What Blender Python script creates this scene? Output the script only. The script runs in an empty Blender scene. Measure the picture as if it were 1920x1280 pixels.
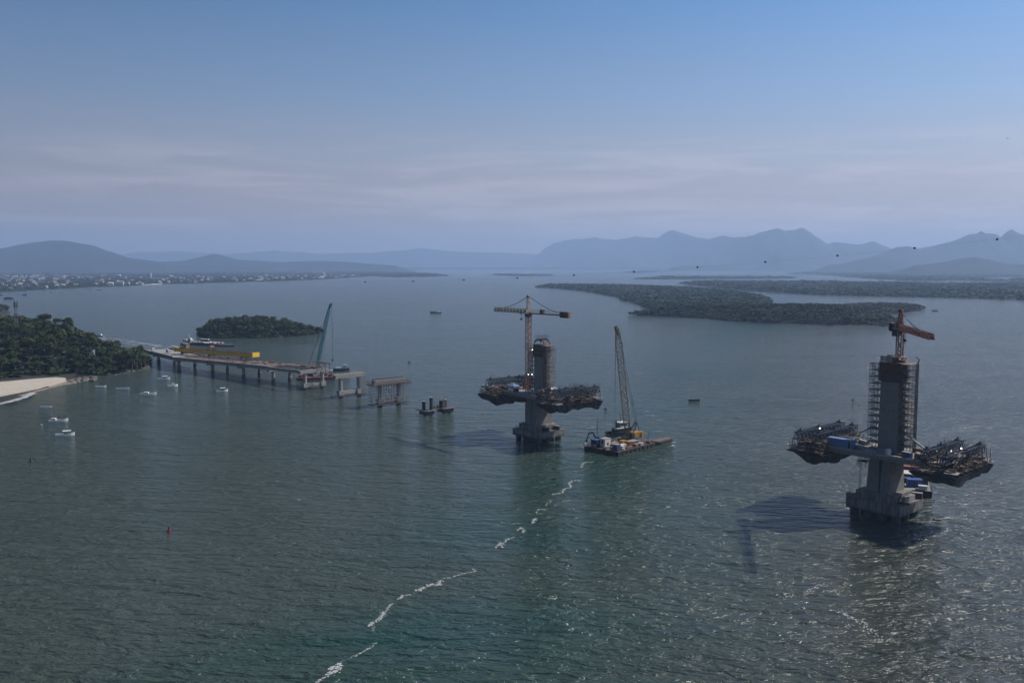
import bpy, math, random
import numpy as np
from mathutils import Vector, Matrix, noise as mnoise

SC = bpy.context.scene
COL = SC.collection
R_ = math.radians
random.seed(11)
RNG = np.random.default_rng(5)

# ------------------------------------------------------------------ camera
FPX, HOR, CAMH = 1650.0, 498.0, 78.0            # focal length in px of a 1920 wide frame, horizon row, height
PITCH = math.atan((640 - HOR) / FPX)
cam_d = bpy.data.cameras.new('camera')
cam = bpy.data.objects.new('camera', cam_d)
COL.objects.link(cam)
cam.location = (0, 0, CAMH)
cam.rotation_euler = (math.pi / 2 - PITCH, 0, 0)
cam_d.sensor_width = 36.0
cam_d.lens = 36.0 * FPX / 1920.0
cam_d.clip_start = 1.0
cam_d.clip_end = 90000.0
SC.camera = cam

# ------------------------------------------------------------------ world, sun, exposure
SUNV = Vector((0.86, 0.26, 1.0)).normalized()
SUN_EL = math.asin(SUNV.z)
SUN_AZ = math.atan2(SUNV.x, SUNV.y)             # from +Y towards +X
world = bpy.data.worlds.new('World')
SC.world = world
world.use_nodes = True
nt = world.node_tree
for n in list(nt.nodes):
    nt.nodes.remove(n)


def N(tree, kind, **kw):
    n = tree.nodes.new(kind)
    for k, v in kw.items():
        setattr(n, k, v)
    return n


def setin(n, **kw):
    for k, v in kw.items():
        n.inputs[k.replace('_', ' ')].default_value = v


def ramp(tree, stops, interp='LINEAR'):
    n = tree.nodes.new('ShaderNodeValToRGB')
    n.color_ramp.interpolation = interp
    el = n.color_ramp.elements
    el[0].position, el[0].color = stops[0][0], tuple(stops[0][1]) + (1,)
    el[1].position, el[1].color = stops[1][0], tuple(stops[1][1]) + (1,)
    for p, c in stops[2:]:
        e = el.new(p)
        e.color = tuple(c) + (1,)
    return n


def srgb(h):
    h = h.lstrip('#')
    v = [int(h[i:i + 2], 16) / 255 for i in (0, 2, 4)]
    return tuple(c / 12.92 if c <= 0.04045 else ((c + 0.055) / 1.055) ** 2.4 for c in v)


L = nt.links.new
out = N(nt, 'ShaderNodeOutputWorld')
bg = N(nt, 'ShaderNodeBackground')
sky = N(nt, 'ShaderNodeTexSky', sky_type='NISHITA', sun_disc=False)
sky.sun_elevation = SUN_EL
sky.sun_rotation = SUN_AZ
sky.altitude = 50
sky.air_density = 1.0
sky.dust_density = 0.5
sky.ozone_density = 4.0
tc = N(nt, 'ShaderNodeTexCoord')
sep = N(nt, 'ShaderNodeSeparateXYZ')
L(tc.outputs['Generated'], sep.inputs[0])
# thin veil of high haze and stratus low over the horizon, the same all the way round
veil = ramp(nt, [(0.0, (0.86,) * 3), (0.07, (0.84,) * 3), (0.12, (0.56,) * 3), (0.18, (0.26,) * 3), (0.27, (0.06,) * 3), (0.8, (0.0,) * 3)])
L(sep.outputs['Z'], veil.inputs[0])
mp = N(nt, 'ShaderNodeMapping')
mp.inputs['Scale'].default_value = (2.2, 2.2, 26.0)
L(tc.outputs['Generated'], mp.inputs[0])
cn = N(nt, 'ShaderNodeTexNoise')
setin(cn, Scale=2.1, Detail=9.0, Roughness=0.6, Distortion=0.6)
L(mp.outputs[0], cn.inputs['Vector'])
cr = ramp(nt, [(0.44, (0, 0, 0)), (0.66, (1, 1, 1))], 'EASE')
L(cn.outputs['Fac'], cr.inputs[0])
cband = ramp(nt, [(0.015, (0, 0, 0)), (0.045, (1, 1, 1)), (0.10, (0.9,) * 3), (0.155, (0, 0, 0))], 'EASE')
L(sep.outputs['Z'], cband.inputs[0])
cm = N(nt, 'ShaderNodeMath', operation='MULTIPLY')
L(cr.outputs[0], cm.inputs[0])
L(cband.outputs[0], cm.inputs[1])
K = 10.0                                        # the background strength below is 1/K
mx1 = N(nt, 'ShaderNodeMix', data_type='RGBA')
mx1.inputs['B'].default_value = tuple(c * K for c in (0.455, 0.365, 0.362)) + (1,)
L(veil.outputs[0], mx1.inputs['Factor'])
hs = N(nt, 'ShaderNodeHueSaturation')
setin(hs, Saturation=1.25, Value=1.02)
L(sky.outputs[0], hs.inputs['Color'])
L(hs.outputs[0], mx1.inputs['A'])
mx2 = N(nt, 'ShaderNodeMix', data_type='RGBA')
mx2.inputs['B'].default_value = tuple(c * K for c in (0.66, 0.60, 0.66)) + (1,)
cms = N(nt, 'ShaderNodeMath', operation='MULTIPLY')
cms.inputs[1].default_value = 0.5
L(cm.outputs[0], cms.inputs[0])
L(cms.outputs[0], mx2.inputs['Factor'])
L(mx1.outputs['Result'], mx2.inputs['A'])
# the sky brightens towards the sun's side
dp = N(nt, 'ShaderNodeVectorMath', operation='DOT_PRODUCT')
L(tc.outputs['Generated'], dp.inputs[0])
dp.inputs[1].default_value = Vector((SUNV.x, SUNV.y, 0)).normalized()
mr = N(nt, 'ShaderNodeMapRange')
setin(mr, From_Min=-1.0, From_Max=1.0, To_Min=0.40, To_Max=1.16)
L(dp.outputs['Value'], mr.inputs['Value'])
vm = N(nt, 'ShaderNodeVectorMath', operation='SCALE')
L(mx2.outputs['Result'], vm.inputs[0])
L(mr.outputs[0], vm.inputs['Scale'])
L(vm.outputs[0], bg.inputs['Color'])
bg.inputs['Strength'].default_value = 1.0 / K
L(bg.outputs[0], out.inputs[0])

sun_d = bpy.data.lights.new('sun', 'SUN')
sun_d.energy = 4.4
sun_d.angle = R_(0.53)
sun_d.color = (1.0, 0.93, 0.84)
sun = bpy.data.objects.new('sun', sun_d)
COL.objects.link(sun)
sun.location = SUNV * 500
sun.rotation_euler = SUNV.to_track_quat('Z', 'Y').to_euler()

SC.view_settings.view_transform = 'Standard'
SC.view_settings.look = 'None'
SC.view_settings.exposure = 0.15
SC.view_settings.gamma = 1.0
SC.view_settings.use_curve_mapping = False
SC.render.engine = 'CYCLES'
SC.cycles.use_denoising = True
SC.cycles.max_bounces = 5
SC.cycles.diffuse_bounces = 2
SC.cycles.glossy_bounces = 3
SC.cycles.transparent_max_bounces = 12
SC.cycles.volume_bounces = 1
SC.cycles.sample_clamp_indirect = 4.0
SC.cycles.sample_clamp_direct = 12.0


# ------------------------------------------------------------------ helpers
def at(px, py, z=0.0):
    """world point at height z seen at a pixel of the 1920 x 1280 survey photograph"""
    X = (px - 960) / FPX
    Y = -(py - 640) / FPX
    d = Vector((X, math.cos(PITCH) + Y * math.sin(PITCH), -math.sin(PITCH) + Y * math.cos(PITCH)))
    t = (z - CAMH) / d.z
    return Vector((0, 0, CAMH)) + d * t


def zat(py, x, y):
    """height of the point above (x, y) that shows in pixel row py"""
    lo, hi = -50.0, 2500.0
    for _ in range(50):
        m = (lo + hi) / 2
        v = Vector((x, y, m - CAMH))
        dz = v.y * math.cos(PITCH) - v.z * math.sin(PITCH)
        up = v.y * math.sin(PITCH) + v.z * math.cos(PITCH)
        if 640 - FPX * up / dz > py:
            lo = m
        else:
            hi = m
    return (lo + hi) / 2


MATS = {}


def mat(name, col, rough=0.7, var=0.25, scale=1.0, metal=0.0, streak=0.0, col2=None, bump=0.0, alpha=1.0, spec=0.5):
    if name in MATS:
        return MATS[name]
    m = bpy.data.materials.new(name)
    m.use_nodes = True
    t = m.node_tree
    b = t.nodes['Principled BSDF']
    b.inputs['Roughness'].default_value = rough
    b.inputs['Metallic'].default_value = metal
    b.inputs['Specular IOR Level'].default_value = spec
    tc = N(t, 'ShaderNodeTexCoord')
    n1 = N(t, 'ShaderNodeTexNoise')
    setin(n1, Scale=scale, Detail=6.0, Roughness=0.65)
    t.links.new(tc.outputs['Object'], n1.inputs['Vector'])
    c2 = col2 or tuple(max(0, c * (1 - var)) for c in col)
    c1 = tuple(min(1, c * (1 + var)) for c in col) if col2 is None else col
    r = ramp(t, [(0.32, c2), (0.68, c1)])
    t.links.new(n1.outputs['Fac'], r.inputs[0])
    last = r.outputs[0]
    if streak:
        mpn = N(t, 'ShaderNodeMapping')
        mpn.inputs['Scale'].default_value = (1.3, 1.3, 0.12)
        t.links.new(tc.outputs['Object'], mpn.inputs[0])
        n2 = N(t, 'ShaderNodeTexNoise')
        setin(n2, Scale=1.4, Detail=5.0, Roughness=0.7)
        t.links.new(mpn.outputs[0], n2.inputs['Vector'])
        r2 = ramp(t, [(0.42, (1 - streak,) * 3), (0.58, (1, 1, 1))])
        t.links.new(n2.outputs['Fac'], r2.inputs[0])
        mm = N(t, 'ShaderNodeMix', data_type='RGBA', blend_type='MULTIPLY')
        mm.inputs['Factor'].default_value = 1.0
        t.links.new(last, mm.inputs['A'])
        t.links.new(r2.outputs[0], mm.inputs['B'])
        last = mm.outputs['Result']
    t.links.new(last, b.inputs['Base Color'])
    if bump:
        bn = N(t, 'ShaderNodeBump')
        bn.inputs['Strength'].default_value = 1.0
        bn.inputs['Distance'].default_value = bump
        t.links.new(n1.outputs['Fac'], bn.inputs['Height'])
        t.links.new(bn.outputs[0], b.inputs['Normal'])
    if alpha < 1:
        b.inputs['Alpha'].default_value = alpha
    MATS[name] = m
    return m


class MB:
    """collects simple shapes into one mesh"""

    def __init__(self):
        self.v, self.f, self.mi, self.m = [], [], [], 0

    def add(self, vs, fs):
        o = len(self.v)
        self.v += [tuple(p) for p in vs]
        self.f += [tuple(i + o for i in q) for q in fs]
        self.mi += [self.m] * len(fs)
        return self

    def box(self, c, s, rz=0.0):
        cx, cy, cz = c
        hx, hy, hz = s[0] / 2, s[1] / 2, s[2] / 2
        ca, sa = math.cos(rz), math.sin(rz)
        vs = []
        for z in (-hz, hz):
            for x, y in ((-hx, -hy), (hx, -hy), (hx, hy), (-hx, hy)):
                vs.append((cx + x * ca - y * sa, cy + x * sa + y * ca, cz + z))
        return self.add(vs, [(3, 2, 1, 0), (4, 5, 6, 7), (0, 1, 5, 4), (1, 2, 6, 5), (2, 3, 7, 6), (3, 0, 4, 7)])

    def b2(self, x0, x1, y0, y1, z0, z1):
        return self.box(((x0 + x1) / 2, (y0 + y1) / 2, (z0 + z1) / 2), (x1 - x0, y1 - y0, z1 - z0))

    def frustum(self, c, s0, s1, z0, z1, off=(0, 0)):
        vs = []
        for (sx, sy), z, o in ((s0, z0, (0, 0)), (s1, z1, off)):
            for x, y in ((-1, -1), (1, -1), (1, 1), (-1, 1)):
                vs.append((c[0] + o[0] + x * sx / 2, c[1] + o[1] + y * sy / 2, z))
        return self.add(vs, [(3, 2, 1, 0), (4, 5, 6, 7), (0, 1, 5, 4), (1, 2, 6, 5), (2, 3, 7, 6), (3, 0, 4, 7)])

    def beam(self, p, q, w, h=None):
        p, q = Vector(p), Vector(q)
        h = h or w
        d = q - p
        if d.length < 1e-6:
            return self
        d.normalize()
        up = Vector((0, 0, 1)) if abs(d.z) < 0.95 else Vector((1, 0, 0))
        s = d.cross(up).normalized()
        u = s.cross(d).normalized()
        vs = []
        for a in (p, q):
            for i, j in ((-1, -1), (1, -1), (1, 1), (-1, 1)):
                vs.append(a + s * (i * w / 2) + u * (j * h / 2))
        return self.add(vs, [(3, 2, 1, 0), (4, 5, 6, 7), (0, 1, 5, 4), (1, 2, 6, 5), (2, 3, 7, 6), (3, 0, 4, 7)])

    def tube(self, p, q, r, n=8, r2=None):
        p, q = Vector(p), Vector(q)
        r2 = r if r2 is None else r2
        d = (q - p).normalized()
        up = Vector((0, 0, 1)) if abs(d.z) < 0.95 else Vector((1, 0, 0))
        s = d.cross(up).normalized()
        u = s.cross(d).normalized()
        vs = []
        for a, rr in ((p, r), (q, r2)):
            for k in range(n):
                t = 2 * math.pi * k / n
                vs.append(a + s * (math.cos(t) * rr) + u * (math.sin(t) * rr))
        fs = [(k, (k + 1) % n, n + (k + 1) % n, n + k) for k in range(n)]
        fs += [tuple(range(n))[::-1], tuple(range(n, 2 * n))]
        return self.add(vs, fs)

    def ball(self, c, r, seg=10, rings=6, sz=1.0):
        vs, fs = [], []
        for i in range(1, rings):
            a = math.pi * i / rings
            for k in range(seg):
                b = 2 * math.pi * k / seg
                vs.append((c[0] + r * math.sin(a) * math.cos(b), c[1] + r * math.sin(a) * math.sin(b), c[2] + r * sz * math.cos(a)))
        t, bo = len(vs), len(vs) + 1
        vs += [(c[0], c[1], c[2] + r * sz), (c[0], c[1], c[2] - r * sz)]
        for i in range(rings - 2):
            for k in range(seg):
                fs.append((i * seg + k, (i + 1) * seg + k, (i + 1) * seg + (k + 1) % seg, i * seg + (k + 1) % seg))
        for k in range(seg):
            fs.append((t, k, (k + 1) % seg))
            fs.append((bo, (rings - 2) * seg + (k + 1) % seg, (rings - 2) * seg + k))
        return self.add(vs, fs)

    def prism(self, pts, z0, z1):
        n = len(pts)
        vs = [(x, y, z0) for x, y in pts] + [(x, y, z1) for x, y in pts]
        fs = [(k, (k + 1) % n, n + (k + 1) % n, n + k) for k in range(n)]
        fs += [tuple(range(n))[::-1], tuple(range(n, 2 * n))]
        return self.add(vs, fs)

    def lattice(self, p, q, w0, w1, n, r, h0=None, h1=None, braces=True, chords=True, rb=None, side=None):
        """four-chord lattice girder from p to q"""
        p, q = Vector(p), Vector(q)
        h0 = h0 or w0
        h1 = h1 or w1
        rb = rb or r * 0.6
        d = (q - p).normalized()
        if side is not None:
            s = Vector(side)
            s = (s - d * s.dot(d)).normalized()
        else:
            up = Vector((0, 0, 1)) if abs(d.z) < 0.95 else Vector((1, 0, 0))
            s = d.cross(up).normalized()
        u = s.cross(d).normalized()

        def cor(t, i, j):
            w = w0 + (w1 - w0) * t
            h = h0 + (h1 - h0) * t
            return p + (q - p) * t + s * (i * w / 2) + u * (j * h / 2)
        cs = [(-1, -1), (1, -1), (1, 1), (-1, 1)]
        if chords:
            for i, j in cs:
                self.beam(cor(0, i, j), cor(1, i, j), r)
        if braces:
            for k in range(n):
                t0, t1 = k / n, (k + 1) / n
                for a in range(4):
                    c0, c1 = cs[a], cs[(a + 1) % 4]
                    if k % 2:
                        c0, c1 = c1, c0
                    self.beam(cor(t0, *c0), cor(t1, *c1), rb)
                    self.beam(cor(t0, *c0), cor(t0, *c1), rb)
        return self

    def hull(self, Ln, B, H, z0=-0.3, flare=0.75, bow=0.55, sheer=0.35, n=9, stern=0.8):
        """boat hull, bow towards +x"""
        vs, fs = [], []
        for i in range(n):
            t = i / (n - 1)
            x = -Ln / 2 + Ln * t
            wdt = 1.0 if t < bow else max(0.02, 1 - ((t - bow) / (1 - bow)) ** 2)
            wdt *= stern + (1 - stern) * min(1, t * 3)
            top = z0 + H + sheer * (max(0, t - 0.45) / 0.55) ** 2 * H + sheer * 0.25 * H * (1 - t) ** 3
            b = B / 2 * wdt
            vs += [(x, -b, top), (x * 0.97, -b * flare, z0), (x * 0.97, b * flare, z0), (x, b, top), (x, b * 0.86, top), (x, -b * 0.86, top), (x, -b * 0.8, z0 + H * 0.45), (x, b * 0.8, z0 + H * 0.45)]
        for i in range(n - 1):
            a, c = i * 8, (i + 1) * 8
            for s0, s1 in ((0, 1), (1, 2), (2, 3), (3, 4), (4, 7), (7, 6), (6, 5), (5, 0)):
                fs.append((a + s0, c + s0, c + s1, a + s1))
        fs.append((0, 1, 6, 5))
        fs.append((1, 2, 7, 6))
        fs.append((2, 3, 4, 7))
        return self.add(vs, fs)

    def mesh(self, name, mats):
        me = bpy.data.meshes.new(name)
        me.from_pydata(self.v, [], self.f)
        for m in (mats if isinstance(mats, (list, tuple)) else [mats]):
            me.materials.append(m)
        if any(self.mi):
            me.polygons.foreach_set('material_index', self.mi)
        me.validate()
        me.update()
        return me


def tagit(o, label=None, cat=None, group=None, kind=None):
    if label:
        o['label'] = label
    if cat:
        o['category'] = cat
    if group:
        o['group'] = group
    if kind:
        o['kind'] = kind
    return o


def link(name, me, parent=None):
    o = bpy.data.objects.new(name, me)
    COL.objects.link(o)
    if parent is not None:
        o.parent = parent
    return o


def thing(name, label, cat, loc=(0, 0, 0), rz=0.0, group=None):
    o = bpy.data.objects.new(name, None)
    COL.objects.link(o)
    o.empty_display_size = 1.0
    o.location = loc
    o.rotation_euler = (0, 0, rz)
    return tagit(o, label, cat, group)


def part(name, mb, m, parent, label=None, kind=None):
    o = link(name, mb.mesh(name, m), parent)
    return tagit(o, label, None, None, kind)


def solo(name, mb, m, label, cat, loc=(0, 0, 0), rz=0.0, group=None):
    o = link(name, mb.mesh(name, m))
    o.location = loc
    o.rotation_euler = (0, 0, rz)
    return tagit(o, label, cat, group)


def structure(name, mb, m):
    o = link(name, mb.mesh(name, m))
    return tagit(o, kind='structure')


def copy_tree(o, parent=None):
    c = o.copy()
    COL.objects.link(c)
    if parent is not None:
        c.parent = parent
    for ch in list(o.children):
        copy_tree(ch, c)
    return c


class Fr:
    """a local frame: origin, rotation about z; mk() makes a thing at a local point"""

    def __init__(self, o, rz):
        self.o, self.rz = Vector(o), rz
        self.c, self.s = math.cos(rz), math.sin(rz)

    def w(self, x, y, z=0.0):
        return Vector((self.o.x + x * self.c - y * self.s, self.o.y + x * self.s + y * self.c, self.o.z + z))

    def thing(self, name, label, cat, p=(0, 0, 0), rz=0.0, group=None):
        return thing(name, label, cat, self.w(*p), self.rz + rz, group)

    def solo(self, name, mb, m, label, cat, p=(0, 0, 0), rz=0.0, group=None):
        return solo(name, mb, m, label, cat, self.w(*p), self.rz + rz, group)


def np_mesh(name, verts, faces, m, n=4):
    """fast mesh from arrays of equal sided faces"""
    me = bpy.data.meshes.new(name)
    verts = np.asarray(verts, dtype=np.float32)
    faces = np.asarray(faces, dtype=np.int32)
    me.vertices.add(len(verts))
    me.vertices.foreach_set('co', verts.ravel())
    me.loops.add(faces.size)
    me.loops.foreach_set('vertex_index', faces.ravel())
    me.polygons.add(len(faces))
    me.polygons.foreach_set('loop_start', np.arange(0, faces.size, n, dtype=np.int32))
    me.polygons.foreach_set('loop_total', np.full(len(faces), n, dtype=np.int32))
    me.materials.append(m)
    me.update(calc_edges=True)
    return me


def in_poly(P, poly):
    x, y = P[:, 0], P[:, 1]
    ins = np.zeros(len(P), bool)
    n = len(poly)
    for i in range(n):
        x0, y0 = poly[i]
        x1, y1 = poly[(i + 1) % n]
        c = ((y0 > y) != (y1 > y)) & (x < (x1 - x0) * (y - y0) / (y1 - y0 + 1e-12) + x0)
        ins ^= c
    return ins


def dist_poly(P, poly):
    d = np.full(len(P), 1e9)
    n = len(poly)
    for i in range(n):
        a = np.array(poly[i])
        b = np.array(poly[(i + 1) % n])
        ab = b - a
        t = np.clip(((P - a) @ ab) / (ab @ ab + 1e-9), 0, 1)
        q = a + t[:, None] * ab
        d = np.minimum(d, np.hypot(P[:, 0] - q[:, 0], P[:, 1] - q[:, 1]))
    return d


def pxpoly(pts, z=0.0):
    return [tuple(at(a, b, z)[:2]) for a, b in pts]


# ------------------------------------------------------------------ materials
M_CONC = mat('concrete', (0.195, 0.188, 0.178), 0.85, 0.12, 0.5, streak=0.16, bump=0.02)
M_CONC2 = mat('concrete_pale', (0.27, 0.26, 0.24), 0.85, 0.15, 0.6, streak=0.15, bump=0.02)
M_CONCD = mat('concrete_wet_shaded', (0.05, 0.05, 0.047), 0.6, 0.3, 0.8)  # wet concrete, colour darkened further for the shade under the pile caps
M_CAPC = mat('stained_concrete', (0.20, 0.19, 0.175), 0.85, 0.22, 0.35, streak=0.42, bump=0.02)
_t = M_CAPC.node_tree
_b = _t.nodes['Principled BSDF']
_src = _b.inputs['Base Color'].links[0].from_socket
_tc = N(_t, 'ShaderNodeTexCoord')
_sp = N(_t, 'ShaderNodeSeparateXYZ')
_t.links.new(_tc.outputs['Object'], _sp.inputs[0])
_nz = N(_t, 'ShaderNodeTexNoise')
setin(_nz, Scale=0.9, Detail=5.0)
_t.links.new(_tc.outputs['Object'], _nz.inputs['Vector'])
_ma = N(_t, 'ShaderNodeMath', operation='MULTIPLY_ADD')
_t.links.new(_nz.outputs['Fac'], _ma.inputs[0])
_ma.inputs[1].default_value = -1.6
_t.links.new(_sp.outputs['Z'], _ma.inputs[2])
_mr = N(_t, 'ShaderNodeMapRange')
setin(_mr, From_Min=1.4, From_Max=2.3, To_Min=0.45, To_Max=1.0)
_t.links.new(_ma.outputs[0], _mr.inputs['Value'])
_vs = N(_t, 'ShaderNodeVectorMath', operation='SCALE')
_t.links.new(_src, _vs.inputs[0])
_t.links.new(_mr.outputs[0], _vs.inputs['Scale'])
_t.links.new(_vs.outputs[0], _b.inputs['Base Color'])   # damp, weed-stained foot of the pile caps
M_LAMP = bpy.data.materials.new('lamp_glow')
M_LAMP.use_nodes = True
M_LAMP.node_tree.nodes['Principled BSDF'].inputs['Emission Color'].default_value = (1, .96, .85, 1)
M_LAMP.node_tree.nodes['Principled BSDF'].inputs['Emission Strength'].default_value = 3.0
M_FORM = mat('rusty_formwork', (0.085, 0.048, 0.034), 0.75, 0.35, 0.8, streak=0.3)
M_PLY = mat('plywood_form', (0.105, 0.072, 0.052), 0.8, 0.3, 0.5)
M_TUBE = mat('scaffold_steel', (0.11, 0.088, 0.075), 0.6, 0.4, 0.7, metal=0.2)
M_GALV = mat('galvanised_tube', (0.20, 0.185, 0.17), 0.55, 0.25, 0.8)
M_RUST = mat('rust_steel', (0.14, 0.07, 0.045), 0.75, 0.4, 1.2)
M_ORANGE = mat('crane_orange', (0.17, 0.045, 0.022), 0.55, 0.35, 0.6)
M_ORANGE2 = mat('crane_faded_orange', (0.27, 0.125, 0.075), 0.6, 0.4, 0.8)
M_CREAM = mat('crane_cream', (0.40, 0.33, 0.25), 0.6, 0.3, 0.6)
M_BLUE = mat('truss_blue', (0.018, 0.028, 0.044), 0.5, 0.35, 0.8)
M_BLUEC = mat('container_blue', (0.03, 0.07, 0.26), 0.5, 0.2, 0.8, streak=0.15)
M_PALEB = mat('tarp_pale_blue', (0.11, 0.18, 0.34), 0.6, 0.12, 0.8)
M_NET = mat('safety_net_mesh', (0.030, 0.032, 0.034), 0.9, 0.35, 0.9, alpha=0.86)
M_BLACK = mat('dark_steel', (0.025, 0.024, 0.024), 0.55, 0.4, 1.0)
M_DARKB = mat('dark_machine', (0.05, 0.045, 0.045), 0.6, 0.4, 1.0)
M_YEL = mat('girder_yellow', (0.80, 0.47, 0.035), 0.55, 0.15, 0.5)
M_YEL2 = mat('machine_yellow', (0.36, 0.18, 0.02), 0.55, 0.3, 0.9)
M_TEAL = mat('crane_teal', (0.02, 0.20, 0.22), 0.5, 0.25, 0.7)
M_WHITE = mat('white_paint', (0.52, 0.52, 0.50), 0.5, 0.1, 0.8, streak=0.12)
M_BOAT = mat('boat_white', (0.82, 0.82, 0.80), 0.45, 0.05, 0.8)
M_GREY = mat('grey_paint', (0.25, 0.25, 0.25), 0.6, 0.25, 0.8)
M_BARGE = mat('barge_deck', (0.088, 0.055, 0.040), 0.8, 0.45, 0.35)
M_HULL = mat('barge_hull', (0.028, 0.024, 0.024), 0.6, 0.4, 0.6, streak=0.3)
M_REDH = mat('red_barge_hull', (0.20, 0.07, 0.045), 0.7, 0.35, 0.5)
M_PURP = mat('container_purple', (0.10, 0.06, 0.16), 0.55, 0.2, 0.8)
M_WOOD = mat('timber', (0.22, 0.15, 0.095), 0.8, 0.35, 1.2)
M_EARTH = mat('deck_formwork_brown', (0.125, 0.092, 0.072), 0.85, 0.4, 0.45)
M_RED = mat('buoy_red', (0.20, 0.015, 0.02), 0.5, 0.15, 1.0)
M_GREEN = mat('buoy_green', (0.01, 0.08, 0.05), 0.5, 0.15, 1.0)
M_SAND = mat('sand', (0.42, 0.37, 0.30), 0.9, 0.12, 0.25, bump=0.05)
M_WETS = mat('wet_sand', (0.23, 0.19, 0.15), 0.35, 0.15, 0.2)
M_ROCK = mat('rock', (0.10, 0.085, 0.07), 0.85, 0.45, 0.6, bump=0.1)
M_SOIL = mat('forest_floor', (0.016, 0.018, 0.010), 0.95, 0.3, 0.05)
M_BARK = mat('bark', (0.12, 0.095, 0.07), 0.9, 0.3, 1.0)


def leaf_mat(name, a, b, sc=0.25):
    m = mat(name, a, 0.75, 0.3, sc, col2=b, spec=0.2)
    t = m.node_tree
    bs = t.nodes['Principled BSDF']
    # big light and dark tones tree by tree, plus a slight shift of hue
    src = bs.inputs['Base Color'].links[0].from_socket
    oi = N(t, 'ShaderNodeObjectInfo')
    hs = N(t, 'ShaderNodeHueSaturation')
    mr = N(t, 'ShaderNodeMapRange')
    setin(mr, To_Min=0.62, To_Max=1.45)
    t.links.new(oi.outputs['Random'], mr.inputs['Value'])
    t.links.new(mr.outputs[0], hs.inputs['Value'])
    mr2 = N(t, 'ShaderNodeMapRange')
    setin(mr2, To_Min=0.475, To_Max=0.515)
    w = N(t, 'ShaderNodeTexWhiteNoise', noise_dimensions='1D')
    t.links.new(oi.outputs['Random'], w.inputs['W'])
    t.links.new(w.outputs['Value'], mr2.inputs['Value'])
    t.links.new(mr2.outputs[0], hs.inputs['Hue'])
    t.links.new(src, hs.inputs['Color'])
    t.links.new(hs.outputs[0], bs.inputs['Base Color'])
    return m


M_LEAF = leaf_mat('leaves_green', (0.060, 0.092, 0.022), (0.021, 0.038, 0.010))
M_LEAF2 = leaf_mat('leaves_olive', (0.084, 0.098, 0.028), (0.033, 0.043, 0.014))
M_LEAF3 = leaf_mat('leaves_dark', (0.034, 0.060, 0.018), (0.012, 0.024, 0.008))
M_MANG = mat('mangrove_leaves', (0.017, 0.032, 0.008), 0.8, 0.3, 0.02, col2=(0.010, 0.019, 0.005), spec=0.2)
M_FARF = mat('far_forest', (0.022, 0.03, 0.015), 0.9, 0.3, 0.004, col2=(0.012, 0.017, 0.010), spec=0.1)
M_MOUNT = mat('mountain_forest', (0.022, 0.03, 0.022), 0.95, 0.3, 0.0012, col2=(0.012, 0.017, 0.014), spec=0.1)


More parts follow.
